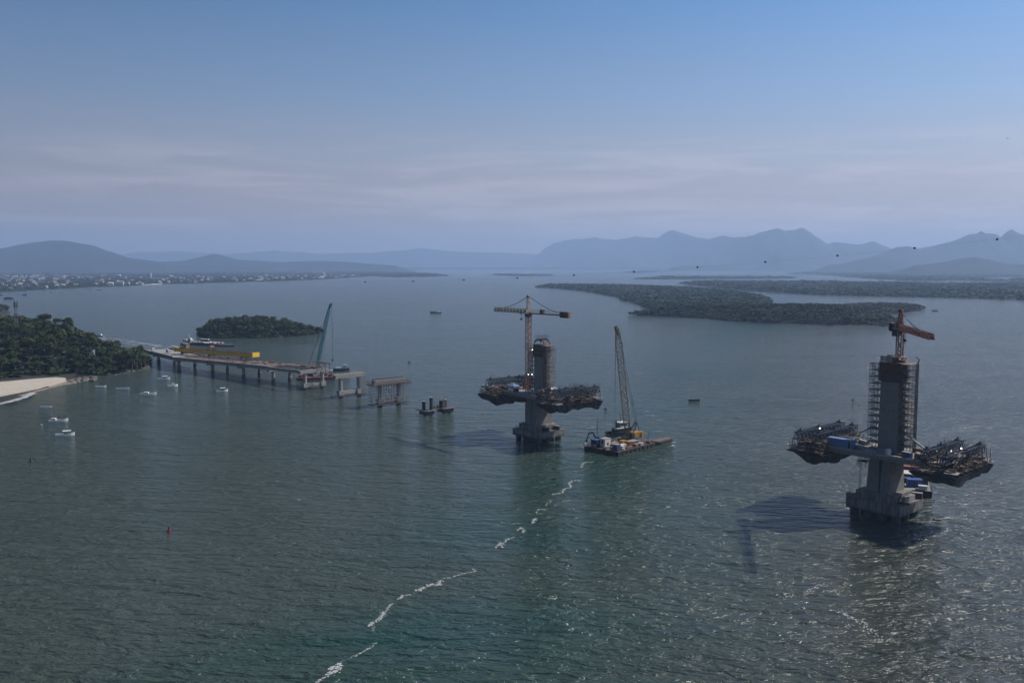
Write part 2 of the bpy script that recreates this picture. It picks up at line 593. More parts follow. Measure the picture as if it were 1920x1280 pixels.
def water_material():
    m = bpy.data.materials.new('sea_water')
    m.use_nodes = True
    t = m.node_tree
    b = t.nodes['Principled BSDF']
    b.inputs['IOR'].default_value = 1.33
    b.inputs['Specular IOR Level'].default_value = 0.54
    b.inputs['Roughness'].default_value = 0.12
    geo = N(t, 'ShaderNodeNewGeometry')

    def nz(sx, sy, rot, det=3.0, rough=0.5, dist=0.0, off=0.0):
        mp = N(t, 'ShaderNodeMapping')
        mp.inputs['Rotation'].default_value = (0, 0, R_(rot))
        mp.inputs['Scale'].default_value = (sx, sy, 1)
        mp.inputs['Location'].default_value = (off, off * 0.7, 0)
        t.links.new(geo.outputs['Position'], mp.inputs[0])
        n = N(t, 'ShaderNodeTexNoise', noise_dimensions='2D')
        setin(n, Scale=1.0, Detail=det, Roughness=rough, Distortion=dist)
        t.links.new(mp.outputs[0], n.inputs['Vector'])
        return n.outputs['Fac']

    def mul(a, k):
        x = N(t, 'ShaderNodeMath', operation='MULTIPLY')
        t.links.new(a, x.inputs[0])
        if isinstance(k, (int, float)):
            x.inputs[1].default_value = k
        else:
            t.links.new(k, x.inputs[1])
        return x.outputs[0]

    def addn(a, c):
        x = N(t, 'ShaderNodeMath', operation='ADD')
        t.links.new(a, x.inputs[0])
        t.links.new(c, x.inputs[1])
        return x.outputs[0]
    swell = nz(0.035, 0.11, 12, 2.0, 0.5, 0.4)
    wave = nz(0.14, 0.36, 16, 3.0, 0.55, 0.5, 31.0)
    chop = nz(0.55, 1.25, 22, 3.0, 0.6, 0.4, 77.0)
    fine = nz(2.2, 3.6, 8, 2.0, 0.6, 0.0, 13.0)
    gust = nz(0.003, 0.012, 6, 5.0, 0.6, 0.6, 5.0)
    gr = ramp(t, [(0.36, (0.66,) * 3), (0.62, (1.25,) * 3)])
    t.links.new(gust, gr.inputs[0])
    pk = N(t, 'ShaderNodeMapRange', interpolation_type='SMOOTHSTEP')
    setin(pk, From_Min=0.60, From_Max=0.80, To_Min=0.0, To_Max=0.31)
    t.links.new(nz(0.8, 1.5, 24, 2.0, 0.6, 0.3, 41.0), pk.inputs['Value'])
    mid = nz(0.30, 0.75, 19, 2.0, 0.5, 0.5, 61.0)
    h = addn(addn(mul(swell, 3.0), mul(wave, 2.2)), mul(addn(addn(mul(mid, 0.8), mul(chop, 0.30)), addn(mul(fine, 0.07), pk.outputs[0])), gr.outputs[0]))
    bn = N(t, 'ShaderNodeBump')
    bn.inputs['Strength'].default_value = 1.0
    bn.inputs['Distance'].default_value = 1.0
    t.links.new(h, bn.inputs['Height'])
    t.links.new(bn.outputs[0], b.inputs['Normal'])
    rr = ramp(t, [(0.35, (0.15,) * 3), (0.65, (0.13,) * 3)])
    t.links.new(gust, rr.inputs[0])
    t.links.new(rr.outputs[0], b.inputs['Roughness'])
    # body colour: silty grey green near the shore, teal in the channel
    big = nz(0.006, 0.010, -35, 4.0, 0.55, 0.8, 9.0)
    cr = ramp(t, [(0.36, (0.034, 0.054, 0.037)), (0.62, (0.012, 0.048, 0.036))])
    t.links.new(big, cr.inputs[0])
    # distance from the line where the two currents meet
    sp = N(t, 'ShaderNodeSeparateXYZ')
    t.links.new(geo.outputs['Position'], sp.inputs[0])
    ln = N(t, 'ShaderNodeMath', operation='MULTIPLY_ADD')      # x - 0.35 y + c
    t.links.new(sp.outputs['Y'], ln.inputs[0])
    ln.inputs[1].default_value = -0.33
    t.links.new(sp.outputs['X'], ln.inputs[2])
    bl = N(t, 'ShaderNodeMapRange')
    setin(bl, From_Min=-120.0, From_Max=-70.0, To_Min=0.0, To_Max=1.0)
    t.links.new(addn(ln.outputs[0], mul(big, 30.0)), bl.inputs['Value'])
    mxc = N(t, 'ShaderNodeMix', data_type='RGBA')
    mxc.inputs['A'].default_value = (0.045, 0.062, 0.046, 1)
    t.links.new(bl.outputs[0], mxc.inputs['Factor'])
    t.links.new(cr.outputs[0], mxc.inputs['B'])
    br = N(t, 'ShaderNodeMapRange')                # brown silt stirred up on the seaward side
    setin(br, From_Min=-40.0, From_Max=45.0, To_Min=0.0, To_Max=0.85)
    t.links.new(addn(ln.outputs[0], mul(big, 60.0)), br.inputs['Value'])
    mxd = N(t, 'ShaderNodeMix', data_type='RGBA')
    t.links.new(br.outputs[0], mxd.inputs['Factor'])
    t.links.new(mxc.outputs['Result'], mxd.inputs['A'])
    mxd.inputs['B'].default_value = (0.048, 0.053, 0.038, 1)
    t.links.new(mxd.outputs['Result'], b.inputs['Base Color'])
    return m


M_WATER = water_material()
M_FOAM = mat('sea_foam_white', (0.36, 0.37, 0.36), 0.8, 0.15, 0.8)
M_WAKE = mat('wake_foam', (0.16, 0.18, 0.20), 0.7, 0.25, 0.12)

# ------------------------------------------------------------------ water
wb = MB()
S = 26000.0
wb.add([(-S, -3000, 0), (S, -3000, 0), (S, 26000, 0), (-S, 26000, 0)], [(0, 1, 2, 3)])
structure('water', wb, M_WATER)

# ------------------------------------------------------------------ mountains, far land
def fbm(x, y, s, o=5):
    v, a, f = 0.0, 1.0, 1.0
    for _ in range(o):
        v += a * (mnoise.noise(Vector((x * f / s, y * f / s, 3.7))))
        a *= 0.5
        f *= 2.03
    return v


def ridge(name, pts, D0, depth=2600.0, rough=0.34, nx=420, ny=22, m=None):
    """a mountain range whose crest line stands at distance D; pts are (pixel column, pixel row) of the crest"""
    xs = np.array([p[0] for p in pts], float)
    ys = np.array([p[1] for p in pts], float)
    vs, fs = [], []
    for i in range(nx + 1):
        px = xs[0] + (xs[-1] - xs[0]) * i / nx
        py = float(np.interp(px, xs, ys))
        D = D0 if not isinstance(D0, tuple) else float(np.interp(px, D0[0], D0[1]))
        X = (px - 960) / FPX * D
        Hc = max(1.0, CAMH + (HOR - py) / FPX * D) * min(1.0, i / (nx * .07), (nx - i) / (nx * .07))
        for j in range(ny + 1):
            t = j / ny * 2 - 1                      # -1 front foot, 0 crest, 1 back foot
            prof = max(0.0, 1 - abs(t)) ** 1.25
            yy = D + t * depth * (0.75 + 0.25 * mnoise.noise(Vector((X / 900, 1.3, 0))))
            nn = fbm(X, yy, 1300.0) * rough * Hc * (1 - prof) * (prof > 0.01) * 1.6
            nn += fbm(X + 50, yy, 260.0, 3) * 0.03 * Hc * (prof > 0.01)
            h = Hc * prof * (1 + 0.035 * fbm(X, 7.0, 420.0, 4)) + nn
            vs.append((X * (yy / D) ** 0.3, yy, max(-4.0, h - (4 if prof < 0.01 else 0))))
    w = ny + 1
    for i in range(nx):
        for j in range(ny):
            a = i * w + j
            fs.append((a, a + w, a + w + 1, a + 1))
    me = np_mesh(name, vs, fs, m or M_MOUNT)
    me.polygons.foreach_set('use_smooth', [True] * len(me.polygons))
    o = link(name, me)
    return tagit(o, kind='structure')


ridge('mountain_range', [(960, 497), (1000, 478), (1040, 455), (1075, 448), (1110, 447), (1150, 449), (1175, 447), (1190, 444), (1230, 446), (1238, 441),
                         (1250, 433), (1262, 433), (1280, 440), (1300, 444), (1330, 449), (1350, 444), (1385, 446), (1410, 443), (1418, 438), (1440, 430), (1456, 427),
                         (1470, 431), (1484, 431), (1497, 427), (1504, 428), (1515, 437), (1530, 447), (1548, 458), (1566, 454), (1590, 458), (1612, 457),
                         (1632, 453), (1650, 460), (1700, 478), (1800, 497)], ((960, 1230, 1420, 1800), (21500, 19000, 14800, 14500)))
ridge('mountain_range', [(1560, 497), (1640, 478), (1680, 464), (1700, 462), (1720, 467), (1745, 462), (1770, 453), (1800, 444), (1816, 440), (1822, 441),
                         (1834, 435), (1842, 439), (1862, 440), (1870, 444), (1880, 436), (1891, 431), (1905, 436), (1925, 444), (1960, 440), (2040, 470), (2140, 497)], 11500, 2000)
ridge('mountain_range', [(120, 497), (200, 480), (260, 474), (330, 472), (430, 476), (520, 470), (600, 476), (700, 474), (790, 466), (870, 472), (960, 474), (1060, 480), (1120, 497)], 22500, 1800)
ridge('mountain_range', [(-260, 497), (-160, 480), (-40, 476), (10, 466), (40, 459), (70, 453), (100, 451), (140, 455), (180, 462), (205, 471), (240, 482), (290, 490), (350, 497)], 10500, 1300, rough=0.15)
ridge('hill', [(250, 499), (300, 491), (350, 489), (380, 482), (405, 477), (425, 481), (450, 487), (520, 491), (600, 489), (650, 491), (720, 496), (780, 500)], 11500, 1200)
ridge('hill', [(1690, 499), (1740, 495), (1770, 491), (1795, 486), (1822, 482), (1850, 487), (1880, 494), (1930, 496), (1990, 499)], 7600, 700, nx=90)
ridge('hill', [(1530, 500), (1580, 494), (1625, 485), (1645, 483), (1670, 487), (1710, 494), (1760, 500)], 10000, 900, nx=90)
ridge('hill', [(1250, 501), (1280, 498), (1305, 496.5), (1340, 497.5), (1400, 501)], 13000, 500, nx=50)

# ------------------------------------------------------------------ canopy made of small leaf clumps
def crown_protos(k, quads, seed, flat=0.75, size=0.34):
    rg = np.random.default_rng(seed)
    out = []
    for _ in range(k):
        nl = 6
        lob = rg.normal(0, 0.30, (nl, 3)) * (1, 1, 0.5)
        lr = rg.uniform(0.35, 0.62, nl)
        q = []
        for i in range(quads):
            a = rg.integers(nl)
            d = rg.normal(0, 1, 3)
            d[2] = abs(d[2]) * 1.1 - 0.35
            d /= np.linalg.norm(d)
            c = lob[a] + d * lr[a] * rg.uniform(0.75, 1.08)
            c[2] *= flat
            nrm = d + (0, 0, .25) + rg.normal(0, 0.22, 3)
            nrm /= np.linalg.norm(nrm)
            s = np.cross(nrm, rg.normal(0, 1, 3))
            s /= np.linalg.norm(s)
            u = np.cross(nrm, s)
            sz = size * rg.uniform(0.6, 1.15)
            q.append([c - s * sz - u * sz * .7, c + s * sz * .8 - u * sz, c + s * sz + u * sz * .8, c - s * sz * .7 + u * sz])
        out.append(np.array(q))                   # quads,4,3
    return out


def canopy(name, polys, spacing, crown, height, m, ground=None, hfun=None, protos=None, shore=True, seed=1, keep=None, ylim=None):
    rg = np.random.default_rng(seed)
    V = []
    for poly in polys:
        A = np.array(poly)
        x0, y0 = A.min(0)
        x1, y1 = A.max(0)
        nxx, nyy = int((x1 - x0) / spacing) + 2, int((y1 - y0) / spacing) + 2
        gx, gy = np.meshgrid(np.arange(nxx), np.arange(nyy))
        P = np.stack([x0 + gx.ravel() * spacing, y0 + gy.ravel() * spacing], 1)
        P = P + rg.uniform(-.5, .5, P.shape) * spacing
        P = P[in_poly(P, poly)]
        if keep is not None:
            P = P[keep(P)]
        if len(P) == 0:
            continue
        dd = dist_poly(P, poly)
        for p, d in zip(P, dd):
            q = protos[rg.integers(len(protos))]
            s = crown * min(1.9, rg.lognormal(-0.08, 0.32)) * (0.75 if d < spacing * .7 else 1.0)
            g = hfun(p[0], p[1], d) if hfun else 0.5
            hh = height * rg.uniform(0.68, 1.18) * (0.85 + 0.15 * s / crown) * (0.8 if d < spacing else 1.0)
            if rg.random() < 0.02:
                hh *= 1.25
            a = rg.uniform(0, 6.283)
            ca, sa = math.cos(a), math.sin(a)
            T = q * (s, s, min(s, hh * 0.8))
            X = T[..., 0] * ca - T[..., 1] * sa + p[0]
            Y = T[..., 0] * sa + T[..., 1] * ca + p[1]
            Z = T[..., 2] + g + hh - s * 0.35
            V.append(np.stack([X, Y, np.maximum(Z, 0.1)], -1))
            if shore and d < spacing * 1.1:       # skirts down to the water
                T2 = q[::2] * (s * .8, s * .8, min(s, hh * 0.55))
                V.append(np.stack([T2[..., 0] + p[0], T2[..., 1] + p[1], np.maximum(T2[..., 2] + g + hh * 0.34, 0.05)], -1))
    V = np.concatenate(V).reshape(-1, 3)
    me = np_mesh(name, V, np.arange(len(V)).reshape(-1, 4), m)
    o = link(name, me)
    tagit(o, kind='stuff')
    return o


def ground(name, polys, m, z=0.35, hfun=None, step=None):
    mb = MB()
    for poly in polys:
        if hfun is None:
            n = len(poly)
            o = len(mb.v)
            mb.prism(poly, -1.5, z)
        else:
            A = np.array(poly)
            x0, y0 = A.min(0) - step
            x1, y1 = A.max(0) + step
            nx, ny = int((x1 - x0) / step) + 1, int((y1 - y0) / step) + 1
            P = np.array([[x0 + i * step, y0 + j * step] for i in range(nx + 1) for j in range(ny + 1)])
            ins = in_poly(P, poly)
            d = dist_poly(P, poly)
            vs = []
            for p, a, b in zip(P, ins, d):
                vs.append((p[0], p[1], hfun(p[0], p[1], b) if a else -1.0 - min(b, 3)))
            w = ny + 1
            fs = [(i * w + j, (i + 1) * w + j, (i + 1) * w + j + 1, i * w + j + 1) for i in range(nx) for j in range(ny)
                  if ins[i * w + j] or ins[(i + 1) * w + j] or ins[(i + 1) * w + j + 1] or ins[i * w + j + 1]]
            mb.add(vs, fs)
    return structure(name, mb, m)


def sstep(a, b, x):
    t = min(1, max(0, (x - a) / (b - a)))
    return t * t * (3 - 2 * t)


PR_FAR = crown_protos(6, 12, 3, 0.7, 0.42)
PR_MID = crown_protos(8, 34, 4, 0.75, 0.27)

# big wooded island in the middle of the bay
ISL = pxpoly([(1007, 538.7), (1050, 541.5), (1095, 546), (1125, 551), (1155, 556), (1170, 564), (1192, 567), (1208, 577), (1228, 579.5), (1212, 587), (1175, 591),
              (1230, 593), (1305, 596), (1345, 600), (1380, 603.5), (1420, 606), (1473, 606), (1520, 608), (1562, 611), (1620, 611), (1676, 611), (1680, 603), (1664, 596),
              (1669, 590), (1700, 584), (1733, 580), (1722, 576), (1690, 574), (1640, 573), (1600, 574), (1560, 578), (1520, 582), (1490, 584), (1462, 582), (1447, 574), (1440, 562),
              (1425, 555), (1395, 550), (1330, 543), (1250, 538.5), (1130, 535), (1050, 534.5), (1015, 536)])


def isl_h(x, y, d):
    a = math.exp(-((x - 350) / 170) ** 2 - ((y - 1290) / 170) ** 2) * 9
    a += math.exp(-((x - 500) / 150) ** 2 - ((y - 1330) / 120) ** 2) * 8
    a += math.exp(-((x - 230) / 90) ** 2 - ((y - 1460) / 120) ** 2) * 4
    return 0.4 + a * sstep(0, 60, d)


ground('island', [ISL], M_SOIL, hfun=isl_h, step=22.0)
canopy('mangrove_forest', [ISL], 7.5, 7.0, 6.5, M_MANG, hfun=isl_h, protos=PR_MID, seed=2, keep=lambda P: P[:, 1] < 1750)
canopy('mangrove_forest', [ISL], 15.0, 12.0, 7.5, M_MANG, hfun=isl_h, protos=PR_FAR, seed=3, keep=lambda P: P[:, 1] >= 1750)

# flat mangrove islands behind it
STRIPS = [
    ('island', [(1275, 531.5), (1330, 538), (1400, 545), (1480, 550.5), (1580, 555), (1680, 556), (1760, 558), (1850, 560), (1920, 563), (2000, 566), (2000, 534), (1920, 532.5), (1800, 533.5), (1700, 532),
                (1620, 531), (1560, 529.5), (1480, 529.5), (1400, 529.5), (1320, 528.5)], 20),
    ('island', [(1186, 523.4), (1260, 523.5), (1400, 522.8), (1480, 522), (1494, 520.5), (1478, 519), (1400, 518.8), (1290, 518.5), (1235, 519)], 34),
    ('island', [(1165, 511.3), (1195, 511.8), (1215, 510.5), (1250, 509.8), (1250, 508.6), (1215, 508.6), (1190, 509)], 55),
    ('island', [(919, 515), (935, 516.5), (975, 517.5), (1034, 516.8), (1034, 515.4), (985, 514.8), (950, 514.6)], 45),
    ('lowland', [(1480, 513.5), (1530, 515), (1560, 517), (1600, 520.5), (1660, 524.5), (1720, 527), (1800, 526), (1850, 527.5), (1915, 528), (2010, 528), (2010, 523), (1905, 521.8), (1895, 524.8), (1850, 524.5), (1832, 522),
                 (1880, 519.5), (2010, 519), (2010, 505), (1800, 504.2), (1650, 505), (1540, 508), (1500, 511)], 48),
    ('lowland', [(735, 519.5), (790, 519), (838, 517.5), (826, 514.5), (800, 512.5), (740, 511), (650, 508), (600, 506), (600, 512), (690, 517)], 45),
]
for nm, pts, sp in STRIPS:
    pw = pxpoly(pts)
    ground(nm, [pw], M_SOIL, z=0.4)
    canopy('mangrove_forest' if nm == 'island' else 'forest', [pw], sp, sp * 0.78, 9.5 if sp < 40 else 12, M_MANG if sp < 40 else M_FARF, protos=PR_FAR, seed=int(sp))

# low far shore closing the bay
wl = MB()
for (a, b, y0, y1, z) in ((-4500, 4200, 17000, 19500, 42), (-9500, -1700, 9800, 17000, 8), (4300, 12000, 9000, 17000, 8)):
    pts = []
    n = 60
    for i in range(n + 1):
        x = a + (b - a) * i / n
        pts.append((x, y0 + 260 * mnoise.noise(Vector((x / 900, y0, 0)))))
    if b == -1700:
        pts = [(a, y0), (-4200, y0), (-3300, y0 + 900), (-2500, y0 + 2600), (-1900, y0 + 5200), (-1500, y1)]
        pts += [(a, y1)]
    else:
        pts += [(b, y1), (a, y1)]
    wl.prism(pts, -1, z)
structure('far_shore', wl, M_FARF)
# the woods behind the town
TOWN = pxpoly([(-60, 549), (0, 547), (30, 546.5), (60, 543.8), (120, 541.5), (180, 538), (240, 536), (300, 532.5), (360, 531.5), (420, 530), (480, 528), (540, 526.5), (600, 524), (650, 521), (700, 518), (735, 517.5), (700, 512), (600, 506.5), (400, 505.2), (200, 505), (-60, 505)])
ground('lowland', [TOWN], M_SOIL, z=1.2)
TW = at(0, 517)[1]
canopy('town_trees', [TOWN], 27, 13.5, 6.5, M_MANG, protos=PR_FAR, seed=9, shore=False, keep=lambda P: (P[:, 1] < 5600) & (RNG.random(len(P)) < 0.62))
canopy('forest', [TOWN], 58, 46, 12, M_FARF, protos=PR_FAR, seed=10, shore=False, keep=lambda P: P[:, 1] >= 5600)

# ------------------------------------------------------------------ haze: one closed box of air round the scene
hz = MB()
hz.b2(-17000, 17000, -1500, 24500, -8, 790)
hm = bpy.data.materials.new('air_haze')
hm.use_nodes = True
ht = hm.node_tree
for n in list(ht.nodes):
    ht.nodes.remove(n)
ho = N(ht, 'ShaderNodeOutputMaterial')
hv = N(ht, 'ShaderNodeVolumePrincipled')
hv.inputs['Color'].default_value = (0.50, 0.69, 1.0, 1)
hv.inputs['Density'].default_value = 0.000088
hv.inputs['Anisotropy'].default_value = 0.2
ht.links.new(hv.outputs[0], ho.inputs['Volume'])
hob = link('haze', hz.mesh('haze', hm))
hob['kind'] = 'stuff'
# ------------------------------------------------------------------ trees one can tell apart
def leaf_crown(name, rx, rz, quads, size, seed, lobes=9, m=None):
    rg = np.random.default_rng(seed)
    lob = rg.normal(0, 1, (lobes, 3))
    lob /= np.linalg.norm(lob, axis=1)[:, None]
    lob *= rg.uniform(0.25, 0.68, lobes)[:, None]
    lob[:, 2] = np.abs(lob[:, 2]) * 0.9 - 0.15
    lr = rg.uniform(0.26, 0.50, lobes)
    V = []
    for i in range(quads):
        a = rg.integers(lobes)
        d = rg.normal(0, 1, 3)
        d[2] = d[2] * 0.9 + 0.25
        d /= np.linalg.norm(d)
        c = lob[a] + d * lr[a] * rg.uniform(0.55, 1.08)
        c = c * (rx, rx, rz)
        nrm = d + rg.normal(0, 0.5, 3)
        nrm /= np.linalg.norm(nrm)
        s = np.cross(nrm, rg.normal(0, 1, 3))
        s /= np.linalg.norm(s)
        u = np.cross(nrm, s)
        z = size * rg.uniform(0.55, 1.3)
        V.append([c - s * z - u * z * .6, c + s * z * .7 - u * z, c + s * z + u * z * .7, c - s * z * .6 + u * z])
    V = np.array(V).reshape(-1, 3)
    V[:, 2] = np.maximum(V[:, 2], -rz * 0.62)
    return np_mesh(name, V, np.arange(len(V)).reshape(-1, 4), m)


def trunk_mesh(h, r, seed):
    rd = random.Random(seed)
    mb = MB()
    mb.tube((0, 0, -1.5), (0.1, 0, h * 0.55), r, 6, r * 0.7)
    top = Vector((0.1, 0, h * 0.5))
    for k in range(4):
        a = k * 1.57 + rd.uniform(-.4, .4)
        mb.tube(top, (math.cos(a) * h * 0.28, math.sin(a) * h * 0.28, h * rd.uniform(.78, .95)), r * 0.5, 5, r * 0.15)
    return mb.mesh('trunk', M_BARK)


TREES = []
TL = [('broadleaf_tree', 'rounded dark green broadleaf tree crowded on the wooded shore', 4.4, 3.6, M_LEAF3),
      ('broadleaf_tree', 'mid green broadleaf tree with lumpy crown on the wooded shore', 4.8, 3.7, M_LEAF),
      ('broadleaf_tree', 'olive tinted broadleaf tree with spreading crown on the wooded shore', 5.2, 3.2, M_LEAF2),
      ('broadleaf_tree', 'tall green broadleaf tree with uneven crown on the wooded shore', 3.9, 4.6, M_LEAF),
      ('broadleaf_tree', 'low bushy tree with dense foliage on the wooded shore', 3.6, 2.6, M_LEAF3)]
for k, (nm, lb, rx, rz, mm) in enumerate(TL):
    TREES.append((nm, lb, leaf_crown('crown', rx, rz, 620, 0.40, 40 + k, 11, mm), trunk_mesh(8.0, 0.28, k), rx))


def plant(k, x, y, z, s, group, suffix):
    nm, lb, cm, tm, rx = TREES[k]
    t = thing(nm, lb.replace('on the wooded shore', suffix), 'tree', (x, y, z), random.uniform(0, 6.28), group)
    t.scale = (s, s, s * random.uniform(0.9, 1.15))
    c = link('crown', cm, t)
    c.location = (0, 0, 7.4)
    link('trunk', tm, t)
    return t


def poisson(poly, r, seed, n=6000, prio=None):
    rg = np.random.default_rng(seed)
    A = np.array(poly)
    P = rg.uniform(A.min(0), A.max(0), (n, 2))
    P = P[in_poly(P, poly)]
    out = []
    for p in P:
        if all((p[0] - q[0]) ** 2 + (p[1] - q[1]) ** 2 > r * r for q in out):
            out.append(p)
    return np.array(out)


# the headland on the left
HEAD = pxpoly([(-170, 800), (-60, 770), (0, 757), (30, 750), (60, 738), (90, 727), (120, 718), (150, 711), (175, 706), (205, 703), (240, 696.5), (262, 692), (281, 688), (284, 680), (276, 672), (240, 664), (180, 656), (120, 650), (60, 645), (-60, 640), (-200, 640)])


BEACH = pxpoly([(-120, 775), (0, 757), (30, 750), (70, 734), (110, 721), (152, 712), (150, 705), (110, 705), (60, 710), (20, 714), (-20, 717), (-140, 720)])
BW = [tuple(at(a, b, 1.9)[:2]) for a, b in ((-80, 752), (0, 741), (40, 733), (72, 726), (95, 719), (112, 714), (124, 711), (122, 708), (105, 707), (60, 710), (20, 714), (-20, 717), (-140, 720))]


def off_beach(P):
    P = np.asarray(P, float)
    return np.where(in_poly(P, BEACH), 0.0, dist_poly(P, BEACH))


def head_h(x, y, d):
    crest = float(np.interp(x, [-480, -400, -372, -345, -325, -305, -290, -270], [33, 29, 25, 18.5, 13.5, 10.5, 7.5, 4.0]))
    beach = 0.9 + 0.02 * d
    return beach + (crest - 1) * sstep(3, 55, d) * sstep(0, 34, float(off_beach([(x, y)])[0])) * (0.85 + 0.15 * math.sin(x * .08) * math.cos(y * .06))


ground('headland', [HEAD], M_SOIL, hfun=head_h, step=6.0)
pts = poisson(HEAD, 7.6, 3, 9000)
dd = dist_poly(pts, HEAD)
order = []
for p, d in zip(pts, dd):
    inland = 4.0
    if off_beach([p])[0] < 5.0:
        continue
    if d < inland or p[0] < -455 or (p[0] < p[1] * -0.665):
        continue
    order.append((p[1] + 0.2 * p[0], p, d))
order.sort(key=lambda a: a[0])
for _, p, d in order[:165]:
    z = head_h(p[0], p[1], d) - 0.6
    k = random.choices(range(5), (3, 3, 2, 2, 2))[0]
    s = random.uniform(0.85, 1.35) * (0.75 if d < 12 else 1.0) * (0.9 if p[0] > -300 else 1.0)
    where = ('beside the mast on the headland' if p[0] < -345 and z > 22 else 'above the sandy beach' if p[0] < -325 and z < 15 else 'around the house on the headland' if p[0] < -318
             else 'between house and bridge on the headland' if p[0] < -296 else 'at the bridge end of the headland')
    plant(k, p[0], p[1], z, s, 'trees on the headland', where)
for k, (a, b, z, sc) in enumerate(((248, 690, 3.5, 1.2), (257, 688, 3.2, 1.15), (265, 687, 2.8, 1.15), (272, 686.5, 2.2, 1.1), (278, 687, 1.2, .9), (252, 680, 4.5, 1.2), (262, 679, 4, 1.2), (240, 684, 4, 1.25))):
    q = at(a, b, z)
    plant(k % 3, q.x, q.y, z, sc, 'trees on the headland', 'in front of the abutment at the bridge end')
# undergrowth closing the gaps between the crowns
canopy('undergrowth', [HEAD], 3.4, 3.6, 3.0, M_MANG, hfun=lambda x, y, d: head_h(x, y, d) - 0.5, protos=PR_FAR, seed=31, shore=False,
       keep=lambda P: (dist_poly(P, HEAD) > 2.5) & (off_beach(P) > 2.5) & (P[:, 0] > -470))

# beach, wet sand, surf
sand = MB()
bp = BW
n = len(bp)
sand.prism(bp, -0.5, 1.95)
structure('beach', sand, M_SAND)
wet = MB()
bp2 = pxpoly([(-80, 772), (-20, 760.5), (0, 757), (25, 752), (45, 744), (70, 734), (95, 727), (120, 721), (150, 716), (178, 712), (150, 708), (100, 713), (60, 721), (0, 735), (-80, 745)])
wet.prism(bp2, -0.5, 0.5)
structure('wet_sand', wet, M_WETS)


def foam_blobs(mb, pts, w, dens, rd, z=0.02, jit=1.0, drop=0.15):
    for (a, b) in zip(pts[:-1], pts[1:]):
        a, b = Vector(a[:2]), Vector(b[:2])
        ln = (b - a).length
        k = max(1, int(ln * dens))
        for i in range(k):
            if rd.random() < drop:
                continue
            p = a.lerp(b, (i + rd.random()) / k)
            s = w * rd.uniform(0.25, 1.0)
            cx, cy = p.x + rd.gauss(0, w * 0.45 * jit), p.y + rd.gauss(0, w * 0.45 * jit)
            ang = rd.uniform(0, 3.14)
            el = rd.uniform(0.35, 0.9)
            n = 7
            vs = []
            for q in range(n):
                t = 6.283 * q / n
                r = s * rd.uniform(0.45, 1.1)
                x, y = math.cos(t) * r, math.sin(t) * r * el
                vs.append((cx + x * math.cos(ang) - y * math.sin(ang), cy + x * math.sin(ang) + y * math.cos(ang), z + rd.uniform(0, 0.02)))
            mb.add(vs, [tuple(range(n))])


RD = random.Random(77)
sf = MB()
foam_blobs(sf, [at(-40, 768), at(0, 758.5), at(25, 753), at(45, 747), at(62, 738)], 2.2, 6, RD, 0.53, 0.9)
foam_blobs(sf, [at(70, 735.5), at(95, 728.5), at(120, 723), at(150, 717.5), at(180, 713)], 0.8, 3.0, RD, 0.53, 0.6, 0.3)
foam_blobs(sf, [at(215, 702.6), at(240, 698), at(262, 693.5), at(282, 690)], 0.8, 2.5, RD, 0.03, 0.6, 0.3)
o = link('surf', sf.mesh('surf', M_FOAM))
tagit(o, kind='stuff')


def rock_mesh(s, seed):
    rd = random.Random(seed)
    mb = MB()
    mb.ball((0, 0, 0), 1, 9, 6, 0.62)
    mb.v = [tuple(c * s * (1 + 0.45 * mnoise.noise(Vector(v) * 1.3 + Vector((seed * 3.1, 0, 0)))) for c in v) for v in mb.v]
    return mb.mesh('rock', M_ROCK)


RM = [rock_mesh(1.0, k) for k in range(5)]
for i in range(34):
    if i < 14:
        p = at(RD.uniform(96, 176), RD.uniform(709, 715.5))
        z = 0.6
    elif i < 30:
        u = RD.random()
        p = at(196 + 84 * u, 703.5 - 14 * u + RD.uniform(-1.5, 0.5))
        z = 0.3
    else:
        p = at(RD.uniform(128, 152), RD.uniform(714, 719))
        z = 0.2
    o = link('rock', RM[i % 5])
    o.location = (p.x, p.y, z)
    s = RD.uniform(0.7, 2.3)
    o.scale = (s * 1.4, s, s)
    o.rotation_euler = (0, 0, RD.uniform(0, 3))
    tagit(o, 'brown shore boulder at the foot of the wooded headland', 'rock', 'boulders along the headland shore')

# small wooded island
ISL2 = pxpoly([(371, 628), (378, 631), (391, 633.6), (420, 634), (452, 633.6), (490, 633.6), (527, 631.8), (565, 629.7), (590, 627), (605, 624), (598, 621.5), (560, 620), (500, 619), (440, 619), (395, 620), (374, 623)])
I2X = [p[0] for p in ISL2]


def isl2_h(x, y, d):
    t = (x - min(I2X)) / (max(I2X) - min(I2X))
    c = float(np.interp(t, [0, .08, .2, .45, .6, .75, .9, 1], [2.5, 5.0, 9.5, 11.5, 10, 6.5, 3.0, 0.8]))
    return 0.5 + c * sstep(0, 18, d)


ground('island', [ISL2], M_SOIL, hfun=isl2_h, step=5.0)
pts = poisson(ISL2, 6.9, 5, 5000)
dd = dist_poly(pts, ISL2)
sel = sorted(zip(pts, dd), key=lambda a: a[0][1])[:115]
for p, d in sel:
    k = random.choices(range(5), (3, 3, 1, 2, 2))[0]
    wi = ('at the left end of', 'on the crest of', 'at the thin right end of')[0 if p[0] < -330 else 1 if p[0] < -255 else 2]
    plant(k, p[0], p[1], isl2_h(p[0], p[1], d) - 2.2, random.uniform(.8, 1.25) * (0.8 if d < 6 else 1), 'trees on the small island', wi + ' the small island')
canopy('undergrowth', [ISL2], 3.6, 4.0, 3.6, M_MANG, hfun=lambda x, y, d: isl2_h(x, y, d) - 0.5, protos=PR_FAR, seed=33, shore=True)

